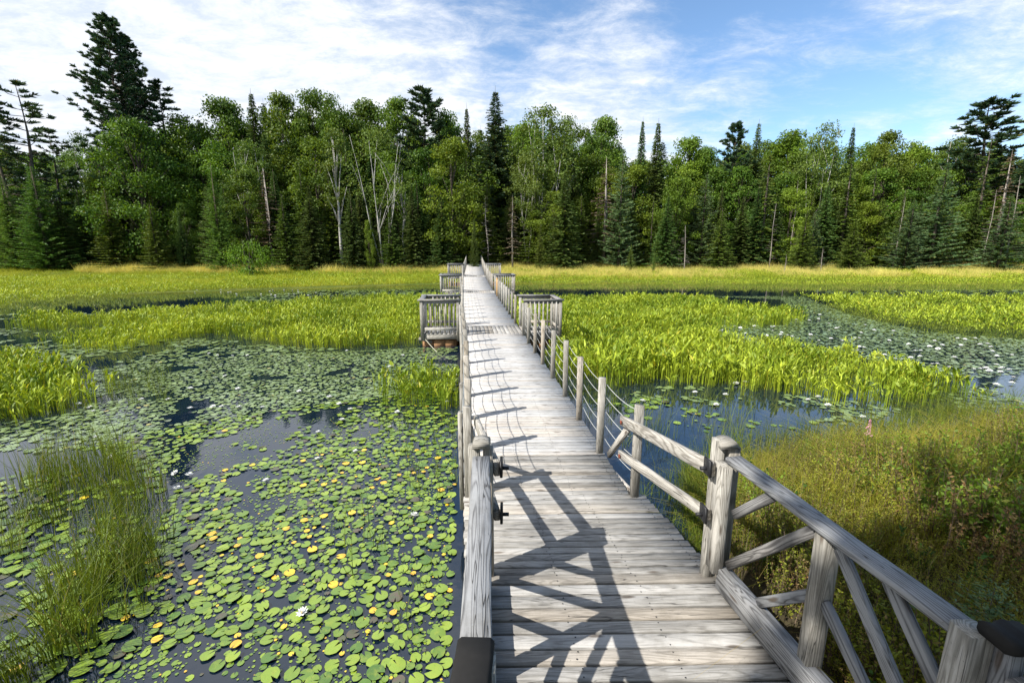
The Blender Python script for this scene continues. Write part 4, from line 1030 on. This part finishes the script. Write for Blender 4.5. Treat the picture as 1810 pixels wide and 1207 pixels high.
fill('upper row', 63.5, ('maple', 'bright', 'maple', 'spruce', 'maple', 'spire', 'bright'), 50, 14, 1.0)
fill('middle row', 57, ('spruce', 'maple', 'bright', 'maple', 'maple'), 42, 60, .95, x1=1080)
fill('middle row', 57, ('bright', 'maple', 'maple', 'scraggy', 'bright', 'spruce'), 42, 45, .95, x0=1080)
fill('low row', 55, ('spruce', 'bright', 'spruce', 'larch', 'maple'), 38, 165, .95)
fill('front row', 52, ('spruce', 'fir', 'spruce', 'maple', 'fir'), 42, 125, .9, x1=1080)
fill('front row', 52, ('fir', 'spruce', 'fir', 'scraggy', 'bright', 'spruce'), 38, 95, .85, x0=1080)
# dead stubs standing in the meadow
def stub(px, py, h, label, var, w=.35):
    X, Y = at(px, py, .25); tree('bare', var, px, Y, at_top(px, Y, h), w, label, None, 'dead tree')
def at_top(px, Y, h):
    X = at_y(px, 455, Y)[0]; z = ground1(X, Y)+h
    return float(proj(np.array([X]), np.array([Y]), np.array([z]))[1][0])
stub(1457, 487, 2.7, 'short grey stump standing in the yellow meadow at right', 2, 1.)
stub(1390, 488, 2.1, 'low forked white stub in the meadow left of the grey stump', 3, 1.3)
stub(685, 470, 3.0, 'small twisted snag at the meadow edge left of the boardwalk end', 0, 1.4)
stub(160, 470, 2.0, 'slim bare pole at the meadow edge far left', 1, .6)
stub(341, 472, 2.6, 'tall thin bare stick at the meadow edge left of the column larch', 2, .5)
stub(458, 474, 1.6, 'thin grey stick below the light green young tree', 3, .5)
# sapling on the right bank
def sapling():
    tr, cr, H = conifer(5, .62, .26, .05, .15, 6, -.25, .055, 0., .8, 3., .3, .3)
    x, y = 2.62, 2.15; z = ground1(x, y)+.08
    r = empty('spruce_sapling', (x, y, z), 'small green spruce sapling in the shade at lower right', 'sapling')
    tr.V = [v*np.array((.08, .08, 1)) if False else v for v in tr.V]
    m = MB(); tube(m, [(0, 0, -.1), (0, 0, .6)], [.008, .002], 5); m.build('trunk', M['bark'], r); cr.build('crown', M['bluel'], r)
sapling()
# the shade tree standing on the shore behind the viewpoint
zz = ground1(-1.6, -4.6)
to, co, H = lib_tree('shade', 7)
r = bpy.data.objects.new('shade_tree', None); COL.objects.link(r); r.location = (-3.4, -4.9, zz-.05); r.scale = (1.0, 1.0, 1.0); tag(r, 'large broadleaf tree on the near shore whose shade falls on the bank', 'tree')
for o in (to, co):
    c = o.copy(); c.name = 'crown' if o is co else 'trunk'; COL.objects.link(c); c.parent = r

for k_, (x_, y_, v_, lb) in enumerate(((5.5, -10.5, 0, 'first'), (9.5, -8.5, 1, 'second'), (14, -9, 2, 'third'), (1.5, -14, 3, 'fourth'), (19, -5.5, 0, 'fifth'))):  # unseen maples added behind the viewpoint to cut sky fill on the bank
    to, co, H = lib_tree('maple', v_)
    r = bpy.data.objects.new('maple_tree', None); COL.objects.link(r); r.location = (x_, y_, ground1(x_, y_)-.05); r.scale = (.95, .95, .85+.05*k_); r.rotation_euler = (0, 0, k_*1.3)
    tag(r, 'unseen broadleaf tree added behind the viewpoint to cut sky fill', 'tree', 'unseen trees added behind the viewpoint to cut sky fill')
    for o in (to, co):
        c = o.copy(); c.name = 'crown' if o is co else 'trunk'; COL.objects.link(c); c.parent = r

# ------------------------------------------------------------------ meadow and undergrowth
mg = [grass(160+i, 16, .55, .007, .24, .5, 2) for i in range(4)]
def meadow():
    poly = [(-75, 18), (-30, 24), (0, 34), (60, 37), (80, 37), (80, 58), (-80, 58)]
    x, y = rand_in(poly, 22); d = np.hypot(x, y)
    k = (ground(x, y) > .04) & (G.random(len(x)) < np.clip(48/d, .5, 1)) & ~near_deck(x, y, .1); x, y = x[k], y[k]; z = ground(x, y); mb = MB(); w = G.integers(0, 4, len(x))
    for i in range(4):
        q = w == i; n = int(q.sum()); instance(mb, mg[i], np.stack([x[q], y[q], z[q]], 1), G.uniform(0, 6.28, n), G.uniform(.6, 1.15, n)*(.6+.6*vnoise(x[q], y[q], 4, 41)), col=(vnoise(x[q], y[q], 6., 42)-.5)*.9)
    tag(mb.build('meadow_grass', M['meadow']), 'yellow green sedge meadow in front of the forest', None, None, 'stuff')
meadow()
st = [grass(170+i, 16, .8, .006, .25, .4, 2) for i in range(3)]
M['straw'] = foliage('straw_grass', (.46, .42, .09), (.85, .76, .24), .3, 0, .6, (.6, .5, .2), .2, .15)
field('straw_grass', 'golden grass band in front of the forest edge', M['straw'], [(-45, 47), (-8, 46), (0, 42), (60, 43), (80, 44), (80, 56.5), (-45, 56)], 30, st, 1.05, 61, 5., .30)
us = [shrub(200+i, 10, 1.0, .17, 12, .5) for i in range(4)]
def under():
    n = 2600; x = G.uniform(-85, 85, n); y = 53.2+np.abs(G.normal(0, 2.0, n))+(vnoise(x, x*0, 6, 51)-.5)*3; k = ~near_deck(x, y, .3); x, y = x[k], y[k]; z = ground(x, y); mb = MB(); w = G.integers(0, 4, len(x))
    for i in range(4):
        q = w == i; m = int(q.sum()); pos = np.stack([x[q], y[q], z[q]], 1); rz = G.uniform(0, 6.28, m); s = G.uniform(.5, 1.2, m)
        instance(mb, us[i][0], pos, rz, s, col=(vnoise(x[q], y[q], 3., 52)-.5)*.8); instance(mb, us[i][1], pos, rz, s, mat=1)
    tag(mb.build('forest_edge_undergrowth', [M['under'], M['twig']]), 'low shrubs along the foot of the forest', None, None, 'stuff')
under()

# ------------------------------------------------------------------ light, sky, camera
SV = nrm((-.88, -.52, 1.0)); el = math.asin(SV[2]); az = math.atan2(SV[0], SV[1])
sun = bpy.data.lights.new('sun', 'SUN'); sun.energy = 4.6; sun.angle = math.radians(.53); sun.color = (1., .965, .90)
so = bpy.data.objects.new('sun', sun); COL.objects.link(so)
import mathutils
so.rotation_euler = mathutils.Vector((-SV[0], -SV[1], -SV[2])).to_track_quat('-Z', 'Y').to_euler()
W = bpy.data.worlds.new('World'); SC.world = W; W.use_nodes = True; nt = W.node_tree; nt.nodes.clear()
class WN(NT):
    def __init__(s, t): s.t = t
w = WN(nt); out = w.n('ShaderNodeOutputWorld'); bgn = w.n('ShaderNodeBackground'); w.l(bgn.outputs[0], out.inputs[0])
sk = w.n('ShaderNodeTexSky', sky_type='NISHITA'); sk.sun_disc = False; sk.sun_elevation = el; sk.sun_rotation = az; sk.altitude = 300; sk.air_density = 1.0; sk.dust_density = .6; sk.ozone_density = 1.6
tc = w.n('ShaderNodeTexCoord').outputs['Generated']; sp = w.n('ShaderNodeSeparateXYZ'); w.l(tc, sp.inputs[0])
zc = w.math('ADD', w.math('MAXIMUM', sp.outputs[2], 0.), .16)
cb = w.n('ShaderNodeCombineXYZ'); w.l(w.math('DIVIDE', sp.outputs[0], zc), cb.inputs[0]); w.l(w.math('DIVIDE', sp.outputs[1], zc), cb.inputs[1])
pv = cb.outputs[0]
rot = w.n('ShaderNodeMapping'); w.l(pv, rot.inputs[0]); rot.inputs['Rotation'].default_value = (0, 0, .5); rot.inputs['Scale'].default_value = (.62, .9, 1); rot.inputs['Location'].default_value = (3.1, 1.7, 0)
n1 = w.noise(rot.outputs[0], 1.4, 9., .60, .22); n0 = w.noise(rot.outputs[0], .55, 3., .5, .3)
n3 = w.noise(w.mapping(pv, (1.5, 2.2, 1), (5, 2, 0)), 2.8, 9., .72, .3)
bias = w.rng(sp.outputs[0], -.75, .75, .28, -.21)
cov = w.math('ADD', w.math('ADD', w.math('MULTIPLY', n1, .55), w.math('MULTIPLY', n0, .5)), bias)
cov = w.math('ADD', cov, w.math('MULTIPLY', n3, .36))
def blob(d0, a0, a1, amt):
    vm = w.n('ShaderNodeVectorMath', operation='DOT_PRODUCT'); w.l(tc, vm.inputs[0]); vm.inputs[1].default_value = d0
    m_ = w.n('ShaderNodeMapRange', interpolation_type='SMOOTHSTEP'); w.l(vm.outputs['Value'], m_.inputs[0])
    m_.inputs[1].default_value = a0; m_.inputs[2].default_value = a1; m_.inputs[3].default_value = 0.; m_.inputs[4].default_value = amt; return m_.outputs[0]
for bl in (((.62, .70, .34), .93, .995, .26), ((.46, .85, .26), .965, .997, -.14), ((.25, .93, .27), .97, .998, .16), ((.60, .78, .16), .97, .998, -.08), ((.12, .86, .5), .95, .998, -.16), ((-.5, .84, .2), .88, .99, .12), ((.38, .66, .64), .92, .99, -.22)):
    cov = w.math('ADD', cov, blob(*bl))
cm = w.n('ShaderNodeMapRange', interpolation_type='SMOOTHSTEP'); w.l(cov, cm.inputs[0]); cm.inputs[1].default_value = .56; cm.inputs[2].default_value = .86; cm.inputs[3].default_value = 0.; cm.inputs[4].default_value = .96
SKY = .11
ccol = w.mix(w.rng(n3, .38, .62, 0, 1), (4.4, 4.9, 5.7), (6.4, 6.5, 6.7))
skc = w.mix(1., sk.outputs[0], (1.0, 1.14, 1.22), 'MULTIPLY')
w.l(w.mix(cm.outputs[0], skc, ccol), bgn.inputs[0]); bgn.inputs[1].default_value = SKY

cam = bpy.data.cameras.new('camera'); cam.sensor_width = 36; cam.lens = F/1810*36; cam.clip_start = .05; cam.clip_end = 6000
co_ = bpy.data.objects.new('camera', cam); COL.objects.link(co_); co_.location = (0, 0, CH); co_.rotation_euler = (math.radians(90)-PITCH, 0, 0); SC.camera = co_
vs = SC.view_settings; vs.view_transform = 'Standard'; vs.look = 'None'; vs.gamma = 1; vs.exposure = .72
SC.cycles.max_bounces = 8; SC.cycles.transparent_max_bounces = 8
SC.cycles.use_denoising = True
